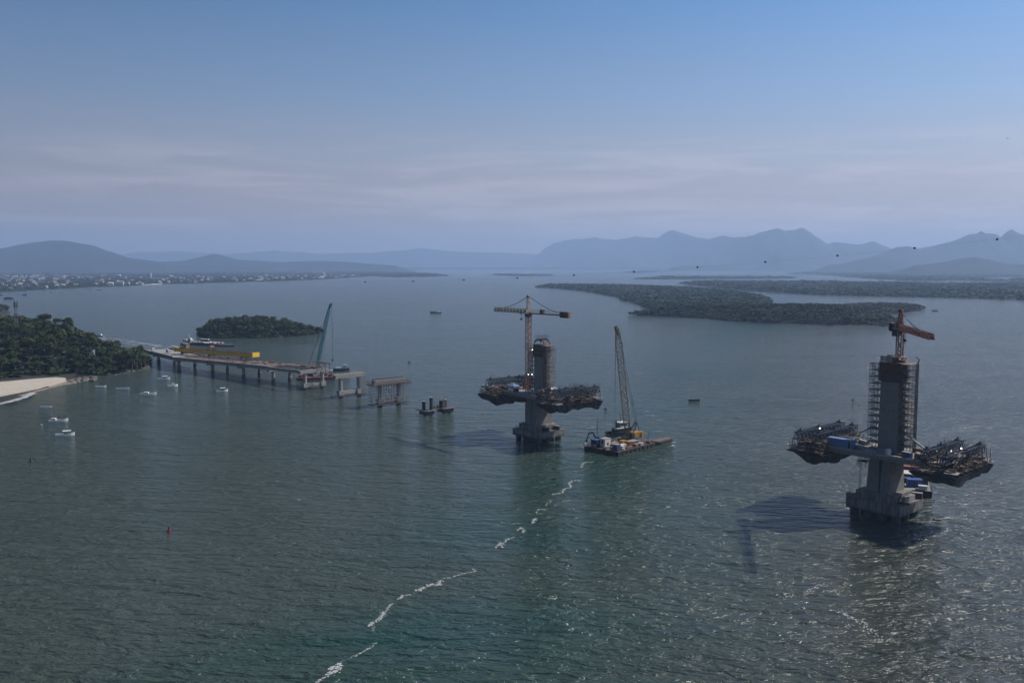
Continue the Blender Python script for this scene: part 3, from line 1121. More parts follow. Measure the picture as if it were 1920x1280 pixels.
# tip of another wooded islet at the left edge
ISL3 = pxpoly([(-60, 592), (0, 590.5), (14, 588.5), (19, 585), (12, 582), (-60, 581)])
ground('island', [ISL3], M_SOIL, z=0.5)
pts = poisson(ISL3, 7.5, 6, 1500)
for p in pts:
    if p[0] / p[1] < -0.6:
        continue
    d = float(dist_poly(np.array([p]), ISL3)[0])
    plant(random.randrange(5), p[0], p[1], 0.3 + 4.0 * sstep(2, 14, d), random.uniform(.8, 1.15), 'trees on the islet', 'on the islet at the left edge')


# coconut palms on the headland
def palm(x, y, z, h, lab):
    t = thing('palm_tree', lab, 'palm tree', (x, y, z), RD.uniform(0, 6))
    mb = MB()
    mb.tube((0, 0, -1), (0.5, 0, h * .5), .22, 6, .17)
    mb.tube((0.5, 0, h * .5), (0.8, 0.1, h), .17, 6, .13)
    part('trunk', mb, M_BARK, t)
    mb = MB()
    for k in range(12):
        a = k * 0.5236 + RD.uniform(-.2, .2)
        lift = RD.uniform(0.2, 1.3)
        prev = Vector((0.8, 0.1, h))
        for s in range(1, 5):
            r = s * 0.95
            q = Vector((0.8 + math.cos(a) * r, 0.1 + math.sin(a) * r, h + lift * s * .5 - 0.17 * s * s))
            w = 0.42 * (1.1 - s / 5)
            side = Vector((-math.sin(a), math.cos(a), -0.25)) * w
            sd2 = Vector((math.sin(a), -math.cos(a), -0.25)) * w
            o = len(mb.v)
            mb.add([prev, prev + side, q + side, q, prev + sd2, q + sd2], [(0, 1, 2, 3), (0, 3, 5, 4)])
            prev = q
    part('frond_crown', mb, M_LEAF3, t)


for (px, py, lab) in ((150, 640, 'tallest coconut palm sticking out of the headland tree line'), (138, 642, 'dark coconut palm left of the tallest one on the headland'), (163, 644, 'low coconut palm beside a white roof on the headland')):
    q = at(px, py, 15)
    palm(q.x, 655 if px != 163 else 640, 8.5, 12.5, lab)

# house among the trees
q = at(164, 648, 14)
hs = thing('house', 'white walled house with pale roof half hidden by headland trees', 'house', (-317, 658, 10.5), 0.3)
hs.scale = (.6, .6, .6)
mb = MB()
mb.b2(-5, 5, -4, 4, 0, 5.5)
part('wall', mb, M_WHITE, hs)
mb = MB()
mb.add([(-5.5, -4.6, 5.3), (5.5, -4.6, 5.3), (5.5, 4.6, 5.3), (-5.5, 4.6, 5.3), (-5.5, 0, 7.6), (5.5, 0, 7.6)], [(0, 1, 5, 4), (2, 3, 4, 5), (0, 4, 3), (1, 2, 5), (0, 3, 2, 1)])
part('roof', mb, M_GREY, hs)
for k in (-3, 0, 3):
    mb = MB()
    mb.box((k, -4.03, 3.2), (1.2, 0.08, 1.3))
    part('window', mb, M_BLACK, hs)

# communication mast
q = at(31, 615, 30)
ms = thing('lattice_mast', 'tall red and white lattice telecom mast above headland trees', 'mast', (q.x, q.y, 25), 0.4)
zt = zat(566, q.x, q.y) - 25
for i in range(6):
    mb = MB()
    a, b = zt * i / 6, zt * (i + 1) / 6
    w0, w1 = 2.6 - 1.3 * i / 6, 2.6 - 1.3 * (i + 1) / 6
    mb.lattice((0, 0, a), (0, 0, b), w0, w1, 3, 0.24, rb=0.15)
    part('mast_section', mb, M_WHITE if i < 1 else (M_RUST if i % 2 else M_GREY), ms)
for k, a in enumerate((0.3, 2.4, 4.5)):
    for dz in (-0.5, -3.5):
        mb = MB()
        mb.box((math.cos(a) * 1.5, math.sin(a) * 1.5, zt + dz), (.45, .35, 2.3), a)
        part('antenna', mb, M_DARKB, ms)
mb = MB()
mb.b2(-1.5, 1.5, -1.5, 1.5, zt - 2.2, zt - 2.0)
part('platform', mb, M_BLACK, ms)

# ------------------------------------------------------------------ town across the bay
HOUSE_MATS = []
WALLS = [('white', (0.42, 0.41, 0.39)), ('cream', (0.36, 0.31, 0.23)), ('pale pink', (0.34, 0.24, 0.21)), ('grey', (0.25, 0.25, 0.25))]
ROOFS = [('terracotta', (0.16, 0.075, 0.05)), ('pale grey', (0.26, 0.26, 0.26)), ('white', (0.5, 0.5, 0.5)), ('brown', (0.13, 0.08, 0.06))]
HV = []
for wi, (wn, wc) in enumerate(WALLS):
    for ri, (rn, rc) in enumerate(ROOFS):
        mw = mat('wall_' + wn.replace(' ', '_'), wc, 0.8, 0.12, 0.3)
        mr = mat('roof_' + rn.replace(' ', '_'), rc, 0.8, 0.25, 0.4)
        mb = MB()
        fl = (wi + ri) % 3 == 0
        hh = 6.2 if fl else 3.4
        mb.b2(-6, 6, -4, 4, 0, hh)
        mb.m = 1
        mb.add([(-6.7, -4.7, hh), (6.7, -4.7, hh), (6.7, 4.7, hh), (-6.7, 4.7, hh), (-4.5, 0, hh + 2.1), (4.5, 0, hh + 2.1)], [(0, 1, 5, 4), (2, 3, 4, 5), (0, 4, 3), (1, 2, 5), (0, 3, 2, 1)])
        mb.m = 2
        for f in range(2 if fl else 1):
            for k in (-4, -1.4, 1.4, 4):
                mb.box((k, -4.04, 1.6 + 3 * f), (1.3, 0.1, 1.2))
        HV.append(('%s walled house with %s roof in the town across the bay' % (wn, rn), mb.mesh('house', [mw, mr, M_BLACK])))
hp = poisson(TOWN, 24, 8, 16000)
dd = dist_poly(hp, TOWN)
cnt = 0
rdh = random.Random(4)
cand = []
for p, d in zip(hp, dd):
    if p[1] > 6400 or d < 12 or p[0] / p[1] < -0.6:
        continue
    py = 498 + 78 / p[1] * 1650
    px = 960 + 1650 * p[0] / p[1]
    dens = 1.0 if px < 130 else (0.42 if px < 360 else 0.5)
    if d > 260 and px > 130:
        dens *= 0.35
    if d > 900:
        dens *= 0.5
    cand.append((rdh.random() / dens, p))
cand.sort(key=lambda a: a[0])
for _, p in cand[:285]:
    lb, me = HV[rdh.randrange(16) if rdh.random() < .6 else rdh.choice((0, 1, 2, 4, 6))]
    o = link('house', me)
    s = rdh.uniform(0.6, 1.1) * (1 + max(0, p[1] - 3500) / 6000)
    o.location = (p[0], p[1], 3.5)
    o.scale = (s * rdh.uniform(0.8, 1.5), s, s * rdh.uniform(.9, 1.3))
    o.rotation_euler = (0, 0, rdh.gauss(0.1, 0.5))
    tagit(o, lb, 'house', 'houses in the town across the bay')


def block(px, py, w, d, h, wall, roofm, lab, cat='building', rz=0.0, gable=0.0, wins=True):
    q = at(px, py, 0)
    t = thing('building' if cat == 'building' else cat, lab, cat, (q.x, q.y, 1.0), rz)
    mb = MB()
    mb.b2(-w / 2, w / 2, -d / 2, d / 2, 0, h)
    part('wall', mb, wall, t)
    mb = MB()
    g = max(gable, 0.6)
    mb.add([(-w / 2 - 1, -d / 2 - 1, h), (w / 2 + 1, -d / 2 - 1, h), (w / 2 + 1, d / 2 + 1, h), (-w / 2 - 1, d / 2 + 1, h), (-w / 2, 0, h + g), (w / 2, 0, h + g)], [(0, 1, 5, 4), (2, 3, 4, 5), (0, 4, 3), (1, 2, 5), (0, 3, 2, 1)])
    part('roof', mb, roofm, t)
    if wins:
        n = max(2, int(w / 7))
        for f in range(max(1, int(h / 5))):
            for k in range(n):
                mb = MB()
                mb.box((-w / 2 + (k + .5) * w / n, -d / 2 - .06, 2.5 + 4 * f), (2.2, 0.12, 1.8))
                part('window', mb, M_BLACK, t)
    return t


MW = mat('wall_white', WALLS[0][1])
MCR = mat('wall_cream', WALLS[1][1])
MPK = mat('wall_pale_pink', WALLS[2][1])
RT = mat('roof_terracotta', ROOFS[0][1])
RG = mat('roof_pale_grey', ROOFS[1][1])
RW = mat('roof_white', ROOFS[2][1])
block(36, 540.5, 30, 12, 7, MPK, RT, 'long pinkish building with white end walls on the town waterfront')
block(598, 514.6, 95, 40, 22, MW, RW, 'big hall with a bright white roof standing above the far town')
block(238, 534.5, 20, 12, 12, MW, RG, 'white three storey waterfront building beside the hotel')
block(208, 535.5, 18, 10, 9, MW, RW, 'white gabled waterfront house at the tip of the town quay', gable=4)
block(226, 535.0, 24, 12, 13, MW, RG, 'white waterfront hotel with grey roof and many windows', gable=4)
block(281, 522.5, 16, 16, 34, mat('wall_cream'.replace('cream', 'cream'), WALLS[1][1]), RG, 'tallest slim cream tower block rising behind the town beach', gable=0.6)
block(187, 531.0, 34, 16, 10, MCR, RT, 'long orange roofed building above the town quay', gable=4)
block(300, 524.8, 36, 14, 8, MCR, RW, 'pale yellow block with white roof behind the town beach')
block(75, 524.0, 30, 16, 9, MW, RW, 'low white warehouse in the middle of the old town')
block(116, 536.5, 22, 12, 8, mat('wall_yellow', (0.55, 0.43, 0.2)), RG, 'yellow walled building close to the town shore')
tb = MB()
tb.prism(pxpoly([(266, 534.6), (285, 533.8), (304, 532.8), (304, 531.9), (285, 532.6), (266, 533.2)]), -1, 2.0)
structure('far_beach', tb, M_SAND)
# ------------------------------------------------------------------ pylons of the main bridge
RZ = math.atan2(-0.754, 0.657)
FR_R = Fr((117.1, 271.5, 0), RZ)
FR_L = Fr((11.9, 392.1, 0), RZ)


def scaffold(F, p, sx, sy, z0, z1, lab, group, nx=2, ny=3, dz=2.0, r=0.11, plats=(), mt=None, cat='scaffolding', dense=True):
    """tube scaffold standing at local point p, footprint sx by sy"""
    t = F.thing('scaffold_tower', lab, cat, (p[0], p[1], z0), 0, group)
    h = z1 - z0
    mt = mt or M_TUBE
    xs = [-sx / 2 + sx * i / nx for i in range(nx + 1)]
    ys = [-sy / 2 + sy * i / ny for i in range(ny + 1)]
    for x in xs:
        for y in ys:
            if 0 < xs.index(x) < nx and 0 < ys.index(y) < ny:
                continue
            mb = MB()
            mb.beam((x, y, 0), (x, y, h + RD.uniform(-.3, .5)), r)
            part('upright', mb, mt, t)
    mb = MB()
    n = max(1, int(round(h / dz)))
    for k in range(n + 1):
        z = h * k / n
        for y in ys:
            mb.beam((xs[0], y, z), (xs[-1], y, z), r * 0.8)
        for x in xs:
            mb.beam((x, ys[0], z), (x, ys[-1], z), r * 0.8)
        if dense and k < n:
            for x in (xs[0], xs[-1]):
                mb.beam((x, ys[0], z + dz / 2), (x, ys[-1], z + dz / 2), r * 0.7)
            for y in (ys[0], ys[-1]):
                mb.beam((xs[0], y, z + dz / 2), (xs[-1], y, z + dz / 2), r * 0.7)
    part('ledger', mb, mt, t, kind='stuff')
    mb = MB()
    for k in range(n):
        z = h * k / n
        a, b = (0, -1) if k % 2 else (-1, 0)
        mb.beam((xs[a], ys[0], z), (xs[b], ys[0], z + h / n), r * 0.7)
        mb.beam((xs[0], ys[a], z), (xs[0], ys[b], z + h / n), r * 0.7)
        mb.beam((xs[-1], ys[a], z), (xs[-1], ys[b], z + h / n), r * 0.7)
    part('brace', mb, mt, t, kind='stuff')
    for k in plats if plats else range(1, n + 1):
        mb = MB()
        mb.b2(xs[0], xs[-1] + RD.uniform(-.2, .2), ys[0], ys[-1], h * k / n, h * k / n + 0.16)
        part('platform', mb, M_DARKB if RD.random() < .6 else M_WOOD, t)
    return t


def railing(t, pts, h=1.1, m=None, step=2.0, r=0.07):
    mb = MB()
    for a, b in zip(pts[:-1], pts[1:]):
        a, b = Vector(a), Vector(b)
        for z in (h, h * .55):
            mb.beam(a + Vector((0, 0, z)), b + Vector((0, 0, z)), r)
        k = max(1, int((b - a).length / step))
        for i in range(k + 1):
            q = a.lerp(b, i / k)
            mb.beam(q, q + Vector((0, 0, h)), r)
    return part('railing', mb, m or M_TUBE, t, kind='stuff')


def net_mesh(x0, x1, y0, y1, z, sag, seed, n=14, peak=0.5, rim=None):
    """sagging debris net hung under a form platform"""
    vs, fs = [], []
    for i in range(n + 1):
        for j in range(n + 1):
            u, v = i / n, j / n
            x, y = x0 + (x1 - x0) * u, y0 + (y1 - y0) * v
            e = min(u, 1 - u, v, 1 - v)
            s = min(1.0, e / 0.07) ** 0.5
            k = 1 - 0.55 * abs(u - peak) * 2
            dz = s * sag * (0.55 * k + 0.45 * (0.5 + 1.1 * mnoise.noise(Vector((x / 5, y / 5, seed)))))
            vs.append((x, y, z - dz))
    w = n + 1
    for i in range(n):
        for j in range(n):
            fs.append((i * w + j, (i + 1) * w + j, (i + 1) * w + j + 1, i * w + j + 1))
    return MB().add(vs, fs)


def pylon(F, side, legs_z0, deck_z, shaft_top, cap, info):
    """pile cap, pedestal, twin leaf legs, deck table, shaft and climbing formwork of one pylon"""
    cz0, cz1 = cap
    t = F.thing('bridge_pylon', info['label'], 'bridge pylon', (0, 0, 0))
    for x in (-6.6, -2.2, 2.2, 6.6):
        for y in (-5.9, 0, 5.9):
            mb = MB()
            mb.tube((x, y, -3), (x, y, cz0 + .05), 1.35, 14)
            part('pile', mb, M_CONCD, t)
    mb = MB()
    mb.b2(-8.6, 8.6, -7.9, 7.9, cz0, cz1)
    part('pile_cap', mb, M_CAPC, t)
    mb = MB()
    pz = info['ped']
    mb.b2(-6.3, 6.0, -6.2, 6.2, cz1 + 0.002, pz)
    part('pedestal', mb, M_CAPC, t)
    # twin leaf legs flare a little towards the foot
    for x0, x1, f in ((-3.2, 0.0, 0.9), (1.0, 3.6, 0.6)):
        mb = MB()
        c = ((x0 + x1) / 2, 0)
        mb.frustum(c, (x1 - x0 + f, 9.8), (x1 - x0, 8.6), pz, deck_z - 2.6)
        part('leg', mb, M_CONC, t)
        for k in range(1, 3):
            z = pz + (deck_z - 2.6 - pz) * k / 3
            mb = MB()
            mb.box((c[0], 0, z), (x1 - x0 + f * (1 - k / 3) + .06, 9.8 - 1.2 * k / 3 + .06, 0.07))
            part('casting_joint', mb, M_CONCD, t)
    # deck table: tapered box girder with wide slab
    hl, hw = info['half'], info['hw']
    mb = MB()
    mb.prism([(-hl, -hw), (hl, -hw), (hl, hw), (-hl, hw)], deck_z - 0.45, deck_z)
    part('deck_slab', mb, M_CONC2, t)
    mb = MB()
    for sy in (-1, 1):
        ya, yb = sy * (hw - 0.3), sy * (hw - 2.6)
        lo, hi = min(ya, yb), max(ya, yb)
        mb.prism([(-hl, lo), (hl, lo), (hl, hi), (-hl, hi)], deck_z - 1.6, deck_z - 0.452)
    part('edge_girder', mb, M_CONC, t)
    for k in range(int(hl * 2 / 5) + 1):
        x = -hl + 0.4 + (2 * hl - 0.8) * k / int(hl * 2 / 5)
        mb = MB()
        mb.b2(x - .25, x + .25, -hw + 2.605, hw - 2.605, deck_z - 1.5, deck_z - .455)
        part('cross_beam', mb, M_CONC, t)
    for sy in (-1, 1):
        mb = MB()
        mb.b2(-hl, hl, sy * (hw - .15) - .12, sy * (hw - .15) + .12, deck_z + .003, deck_z + 0.3)
        part('kerb_parapet', mb, M_CONC2, t)
    # shaft, one object for each lift of concrete
    n = 7
    ox, oy = info['off']
    sw = info['sw']
    z0, z1 = deck_z + 0.004, shaft_top - info['form']
    for k in range(n):
        a, b = z0 + (z1 - z0) * k / n, z0 + (z1 - z0) * (k + 1) / n
        w0 = sw - 0.6 * k / n
        mb = MB()
        mb.frustum((ox, oy), (w0, 4.6), (w0 - .085, 4.55), a + (0.05 if k else 0), b)
        part('shaft_lift', mb, M_CONC, t)
    # climbing formwork
    for k in range(3):
        fh = info['form'] / 3
        mb = MB()
        w = sw + .2 + 0.12 * (k % 2)
        mb.b2(ox - w / 2, ox + w / 2, oy - 2.7, oy + 2.7, z1 + fh * k, z1 + fh * (k + 1) - 0.12)
        part('formwork_panel', mb, M_FORM, t)
        mb = MB()
        mb.b2(ox - w / 2 - .15, ox + w / 2 + .15, oy - 2.86, oy + 2.86, z1 + fh * (k + 1) - 0.26, z1 + fh * (k + 1) - 0.02)
        part('waler', mb, M_RUST, t)
    return t, pz, z1


def lattice_traveller(F, x, y, z, length, lab, group, ang=math.pi / 2, h=2.2, w=1.6, rise=0.0, m=None, hinge=False):
    """blue lattice truss of a form traveller, lying across the deck end"""
    t = F.thing('form_traveller', lab, 'form traveller', (x, y, z), ang, group)
    m = m or M_BLUE
    n = int(length / 2.2)
    for s in (-1, 1):
        for zz in (0, h):
            mb = MB()
            mb.beam((-length / 2, s * w / 2, zz), (length / 2, s * w / 2, zz + rise), 0.34, 0.34)
            part('chord', mb, m, t)
    for s in (-1, 1):
        mb = MB()
        for k in range(n):
            xa, xb = -length / 2 + length * k / n, -length / 2 + length * (k + 1) / n
            xm = (xa + xb) / 2
            mb.beam((xa, s * w / 2, 0.1), (xm, s * w / 2, h), 0.2)
            mb.beam((xm, s * w / 2, h), (xb, s * w / 2, 0.1), 0.2)
            mb.beam((xb, s * w / 2, 0), (xb, s * w / 2, h), 0.14)
        part('lacing', mb, m, t, kind='stuff')
    mb = MB()
    for k in range(n + 1):
        xa = -length / 2 + length * k / n
        for zz in (0, h):
            mb.beam((xa, -w / 2, zz), (xa, w / 2, zz), 0.16)
            if k < n:
                mb.beam((xa, -w / 2, zz), (xa + length / n, w / 2, zz), 0.12)
    part('bracing', mb, m, t, kind='stuff')
    for k in (1, n // 2, n - 1):
        xa = -length / 2 + length * k / n
        mb = MB()
        mb.b2(xa - .22, xa + .22, -w / 2 - .1, w / 2 + .1, h + .18, h + .5)
        mb.tube((xa, 0, h + .2), (xa + .3, 0, h + 1.1), .3, 8)
        part('jack', mb, M_BLACK, t)
        mb = MB()
        mb.beam((xa, 0, 0), (xa, 0, -2.8), .25)
        part('hanger', mb, M_BLACK, t)
    return t


def form_platform(F, x0, x1, hy, z, lab, seed, gap=3.0):
    """timber and steel platform carrying the deck formwork beyond the slab"""
    cx = (x0 + x1) / 2
    t = F.thing('form_platform', lab, 'formwork platform', (cx, 0, z - gap))
    a, b = x0 - cx, x1 - cx
    rd = random.Random(seed)
    mb = MB()
    mb.b2(a, b, -hy, hy, 0, .25)
    part('floor', mb, M_PLY, t)
    for k in range(9):
        y = -hy + 2 * hy * k / 8
        mb = MB()
        mb.beam((a - .8, y, -.35), (b + .8, y, -.35), .35, .5)
        part('girder', mb, M_BLACK, t)
    # soffit form, inclined webs, loose boards and reinforcing
    mb = MB()
    mb.b2(a + .8, b - .8, -hy + 3.6, hy - 3.6, gap - .55, gap + .1)
    part('soffit_form', mb, M_PLY, t)
    for k in range(26):
        x, y = rd.uniform(a, b), rd.uniform(-hy, hy)
        mb = MB()
        l = rd.uniform(2, 6)
        mb.box((x, y, rd.uniform(.3, gap - .1)), (l if rd.random() < .5 else .3, .35 if rd.random() < .5 else l, rd.uniform(.12, .5)), rd.uniform(-.2, .2))
        part('form_board', mb, rd.choice([M_WOOD, M_PLY, M_DARKB, M_TUBE, M_CONC2, M_RUST]), t)
    for sy in (-1, 1):
        for k in range(6):
            x = a + (b - a) * (k + .5) / 6
            mb = MB()
            mb.beam((x, sy * (hy - .6), .2), (x, sy * (hy - 1.4), gap + .4), .18)
            part('post', mb, M_TUBE, t)
    railing(t, [(a, -hy, .2), (b, -hy, .2), (b, hy, .2), (a, hy, .2), (a, -hy, .2)], 1.6, r=.08, step=1.8)
    return t


# ---- right pylon
DZR = 20.6
pyR, pzR, zfR = pylon(FR_R, 1, 8, DZR, 48.4, (2.2, 5.5), dict(label='nearest concrete bridge pylon with rusty formwork and orange crane on top', ped=8.0, half=21, hw=8.6, form=6.0, off=(1.2, .6), sw=6.4))
DZL = 21.2
pyL, pzL, zfL = pylon(FR_L, 1, 8, DZL, 43.0, (2.0, 4.9), dict(label='second concrete bridge pylon beside the crane barge, with tall cream crane', ped=7.3, half=21, hw=8.6, form=5.4, off=(1.3, 1.0), sw=6.0))

# arched top form on the left pylon
t = FR_L.thing('arch_formwork', 'curved steel form frame crowning the pylon beside the cream crane', 'formwork', (1.3, 1.0, 43.0))
for y in (-1.8, 1.8):
    mb = MB()
    prev = None
    for k in range(11):
        a = math.pi * k / 10
        q = (math.cos(a) * 3.1, y, 0.6 + math.sin(a) * 1.7)
        if prev:
            mb.beam(prev, q, .35, .5)
        prev = q
    part('arch_rib', mb, M_DARKB, t)
mb = MB()
for k in range(1, 10):
    a = math.pi * k / 10
    mb.beam((math.cos(a) * 3.1, -1.8, .6 + math.sin(a) * 1.7), (math.cos(a) * 3.1, 1.8, .6 + math.sin(a) * 1.7), .2)
for x in (-3, 3):
    for y in (-1.8, 1.8):
        mb.beam((x, y, 0), (x, y, 1.0), .25)
part('arch_tie', mb, M_TUBE, t, kind='stuff')
mb = MB()
mb.b2(-2.0, 2.0, -2.0, 2.0, 2.7, 2.9)
part('platform', mb, M_TUBE, t)
railing(t, [(-2, -2, 2.9), (2, -2, 2.9), (2, 2, 2.9), (-2, 2, 2.9), (-2, -2, 2.9)], 1.2)

# grey hoarding on top of the right pylon
t = FR_R.thing('hoarding', 'pale grey sheet fence on top of the rusty formwork', 'fence', (1.2, .6, 48.4))
for (a, b) in (((-3.2, -2.4), (0.6, -2.4)), ((-3.2, -2.4), (-3.2, 2.0)), ((-3.2, 2.0), (0.6, 2.0))):
    for k in range(3):
        p0 = Vector(a).lerp(Vector(b), k / 3 + .01)
        p1 = Vector(a).lerp(Vector(b), (k + 1) / 3 - .01)
        mb = MB()
        mb.beam((p0.x, p0.y, .95), (p1.x, p1.y, .95), .08, 1.8)
        part('panel', mb, M_GREY, t)

# scaffolds either side of both shafts
scaffold(FR_R, (-3.7, .6), 2.9, 5.6, DZR + .1, 47.6, 'narrow scaffold tower on the left flank of the nearest pylon', None)
scaffold(FR_R, (6.1, .6), 2.8, 5.6, DZR + .1, 48.0, 'scaffold tower with stair on the sunny flank of the nearest pylon', None, nx=2)
scaffold(FR_L, (5.9, .9), 2.7, 5.0, DZL + .1, 42.6, 'scaffold tower on the sunny flank of the pylon beside the barge', None, r=.15, mt=M_GALV)
scaffold(FR_L, (-3.2, 0.2), 2.2, 3.6, DZL + .1, 41.0, 'thin scaffold between the cream crane mast and its pylon', None, nx=1, ny=2)
scaffold(FR_R, (-5.6, -3.2), 2.6, 3.0, 15.2, 18.0, 'small hanging access cage below the deck of the nearest pylon', None, nx=1, ny=1, dz=1.4, plats=(1,))
t = FR_R.thing('access_ladder', 'thin caged ladder hanging down the left side of the nearest pylon', 'ladder', (-6.4, -3.4, 8.1))
for s in (-.3, .3):
    mb = MB()
    mb.beam((s, 0, 0), (s, 0, 7.2), .09)
    part('stringer', mb, M_TUBE, t)
mb = MB()
for k in range(18):
    mb.beam((-.3, 0, .4 * k), (.3, 0, .4 * k), .06)
part('rung', mb, M_TUBE, t, kind='stuff')

# hoist rail standing off the sunny scaffold
t = FR_R.thing('hoist_mast', 'black hoist rail with hooked head beside the sunny scaffold', 'hoist', (7.9, 2.0, DZR))
mb = MB()
mb.lattice((0, 0, 0), (0, 0, 27.6), .5, .5, 20, .12, rb=.07)
part('rail', mb, M_BLACK, t)
mb = MB()
mb.beam((0, 0, 27.6), (.5, 0, 29), .3)
mb.beam((.5, 0, 29), (-.6, 0, 29.6), .3)
part('hook_head', mb, M_BLACK, t)

# form platforms, nets and blue trusses at the four deck ends
for F, dz, tag_, nm in ((FR_R, DZR, 'R', 'nearest pylon'), (FR_L, DZL, 'L', 'pylon beside the barge')):
    for s in (-1, 1):
        where = 'shaded left' if s < 0 else 'sunlit right'
        x0, x1 = (14.5, 25.5) if s > 0 else (-25.5, -14.5)
        form_platform(F, x0, x1, 13.6, dz - 0.35, 'board covered platform under the %s deck end of the %s' % (where, nm), 5 + s, 1.5)
        nb = net_mesh(x0 - 1.0, x1 + 1.0, -14.2, 14.2, dz - 2.1, 5.2 if s < 0 else 4.2, 3.0 * s + dz, peak=0.55)
        F.solo('safety_net', nb, M_NET, 'dark debris net sagging under the %s deck end of the %s' % (where, nm), 'net')
    if tag_ == 'R':
        lattice_traveller(F, -22.6, 0, dz + 1.9, 29, 'outer blue truss across the shaded left deck end of the nearest pylon', 'blue form traveller trusses')
        lattice_traveller(F, -17.6, 1.0, dz + 1.7, 26, 'inner blue steel truss near the pale blue shelter of the nearest pylon', 'blue form traveller trusses')
        lattice_traveller(F, 23.0, 0, dz + 1.3, 28, 'outer blue steel truss across the sunlit right deck end of the nearest pylon', 'blue form traveller trusses')
        lattice_traveller(F, 16.2, 2.0, dz + 1.5, 26, 'inner blue steel truss on the sunlit right side of the nearest pylon', 'blue form traveller trusses')
    else:
        lattice_traveller(F, -22.6, 2, dz + 2.4, 27, 'blue truss across the shaded left deck end of the pylon beside the barge', 'blue form traveller trusses', h=2.2)
        lattice_traveller(F, -12.0, 6, dz + 2.6, 20, 'blue truss lying along the left deck of the pylon beside the barge', 'blue form traveller trusses', ang=0.0, h=2.2)
        lattice_traveller(F, 22.6, 2, dz + 1.4, 26, 'outer blue truss on the right deck end of the pylon beside the barge', 'blue form traveller trusses', h=2.4)
        lattice_traveller(F, 16.4, 1, dz + 1.2, 24, 'inner blue truss on the right deck end of the pylon beside the barge', 'blue form traveller trusses', h=2.2)

def falsework(F, x0, x1, hy, z, lab, seed, top=3.6, n=130):
    rd = random.Random(seed)
    cx = (x0 + x1) / 2
    t = F.thing('falsework', lab, 'falsework', (cx, 0, z))
    a, b = x0 - cx, x1 - cx
    for sx in (a, 0, b):
        for k in range(9):
            y = -hy + 2 * hy * k / 8
            mb = MB()
            mb.beam((sx + rd.uniform(-.3, .3), y, -1.5), (sx + rd.uniform(-.3, .3), y + rd.uniform(-.3, .3), top * rd.uniform(.45, 1.0)), .17)
            part('prop', mb, rd.choice([M_TUBE, M_BLACK, M_RUST]), t)
    mb = MB()
    for k in range(n):
        p = Vector((rd.uniform(a, b), rd.uniform(-hy, hy), rd.uniform(-1.2, top * .8)))
        d = rd.choice([Vector((1, 0, 0)), Vector((0, 1, 0)), Vector((0, 1, .35)), Vector((.5, .3, .8)), Vector((0, .5, -.8))])
        q = p + d * rd.uniform(1.2, 4.5)
        q.y = max(-hy, min(hy, q.y))
        q.x = max(a - .4, min(b + .4, q.x))
        mb.beam(p, q, rd.uniform(.09, .2))
    part('tube_tangle', mb, M_TUBE, t, kind='stuff')
    mb = MB()
    for k in range(n // 2):
        p = (rd.uniform(a, b), rd.uniform(-hy, hy), rd.uniform(-1.0, 1.6))
        mb.box(p, (rd.uniform(.4, 3.2), rd.uniform(.4, 2.4), rd.uniform(.1, .7)), rd.uniform(-.5, .5))
    part('loose_form', mb, M_FORM, t, kind='stuff')
    for k in range(10):
        p = (rd.uniform(a, b), rd.uniform(-hy, hy), rd.uniform(.2, 1.8))
        mb = MB()
        mb.box(p, (rd.uniform(1.0, 3.4), rd.uniform(.3, 1.6), rd.uniform(.15, .8)), rd.uniform(-.7, .7))
        part('panel', mb, rd.choice([M_DARKB, M_PLY, M_BLACK, M_WOOD, M_GREY]), t)
    return t


def tarp(F, p, w, d, h, m, lab, seed, rz=0.0):
    n = 12
    vs, fs = [], []
    for i in range(n + 1):
        for j in range(n + 1):
            x, y = w * (i / n - .5), d * (j / n - .5)
            z = h * (1 - abs(j / n - .5) * 1.6) + 1.1 * mnoise.noise(Vector((x * .8, y * .9, seed))) + .5 * mnoise.noise(Vector((x * 2.2, y * 2.2, seed + 5)))
            vs.append((x + .3 * mnoise.noise(Vector((y, z, seed))), y, max(0, z)))
    k = n + 1
    for i in range(n):
        for j in range(n):
            fs.append((i * k + j, (i + 1) * k + j, (i + 1) * k + j + 1, i * k + j + 1))
    F.solo('tarpaulin', MB().add(vs, fs), m, lab, 'tarpaulin', p, rz)


falsework(FR_R, -25, -14, 12.8, DZR, 'tangle of dark props under the left trusses of the nearest pylon', 1, 3.0)
falsework(FR_R, 13.5, 26, 12.8, DZR, 'tangle of brown props under the right trusses of the nearest pylon', 2, 4.2, 170)
falsework(FR_L, -25, -14, 12.8, DZL, 'tangle of dark props at the left deck end beside the barge', 3, 3.4)
falsework(FR_L, 10, 26, 12.8, DZL, 'dense tangle of props at the right deck end beside the barge', 4, 4.2, 190)
tarp(FR_R, (24.2, -5, DZR + .8), 3.4, 9.0, 2.6, M_BLACK, 'black crumpled sheet over the forms at the right tip of the nearest deck', 1.0)
tarp(FR_R, (21.0, 2.5, DZR + .5), 2.0, 6.0, 2.2, M_CONC2, 'pale crumpled sheet between the blue trusses of the nearest deck', 2.0, .3)
tarp(FR_L, (11.0, -7.0, DZL + .5), 3.6, 7.0, 3.4, M_BLACK, 'black crumpled sheet right of the shaft on the deck beside the barge', 3.0)
tarp(FR_L, (12.5, -2.5, DZL + .7), 2.4, 6.5, 3.2, M_WHITE, 'white crumpled sheet on the sunlit deck beside the barge', 4.0, .4)
tarp(FR_R, (-12.5, 4.0, DZR + .02), 3.0, 6.0, 1.6, M_CONC2, 'cream sheet spread behind the pale blue container', 5.0)

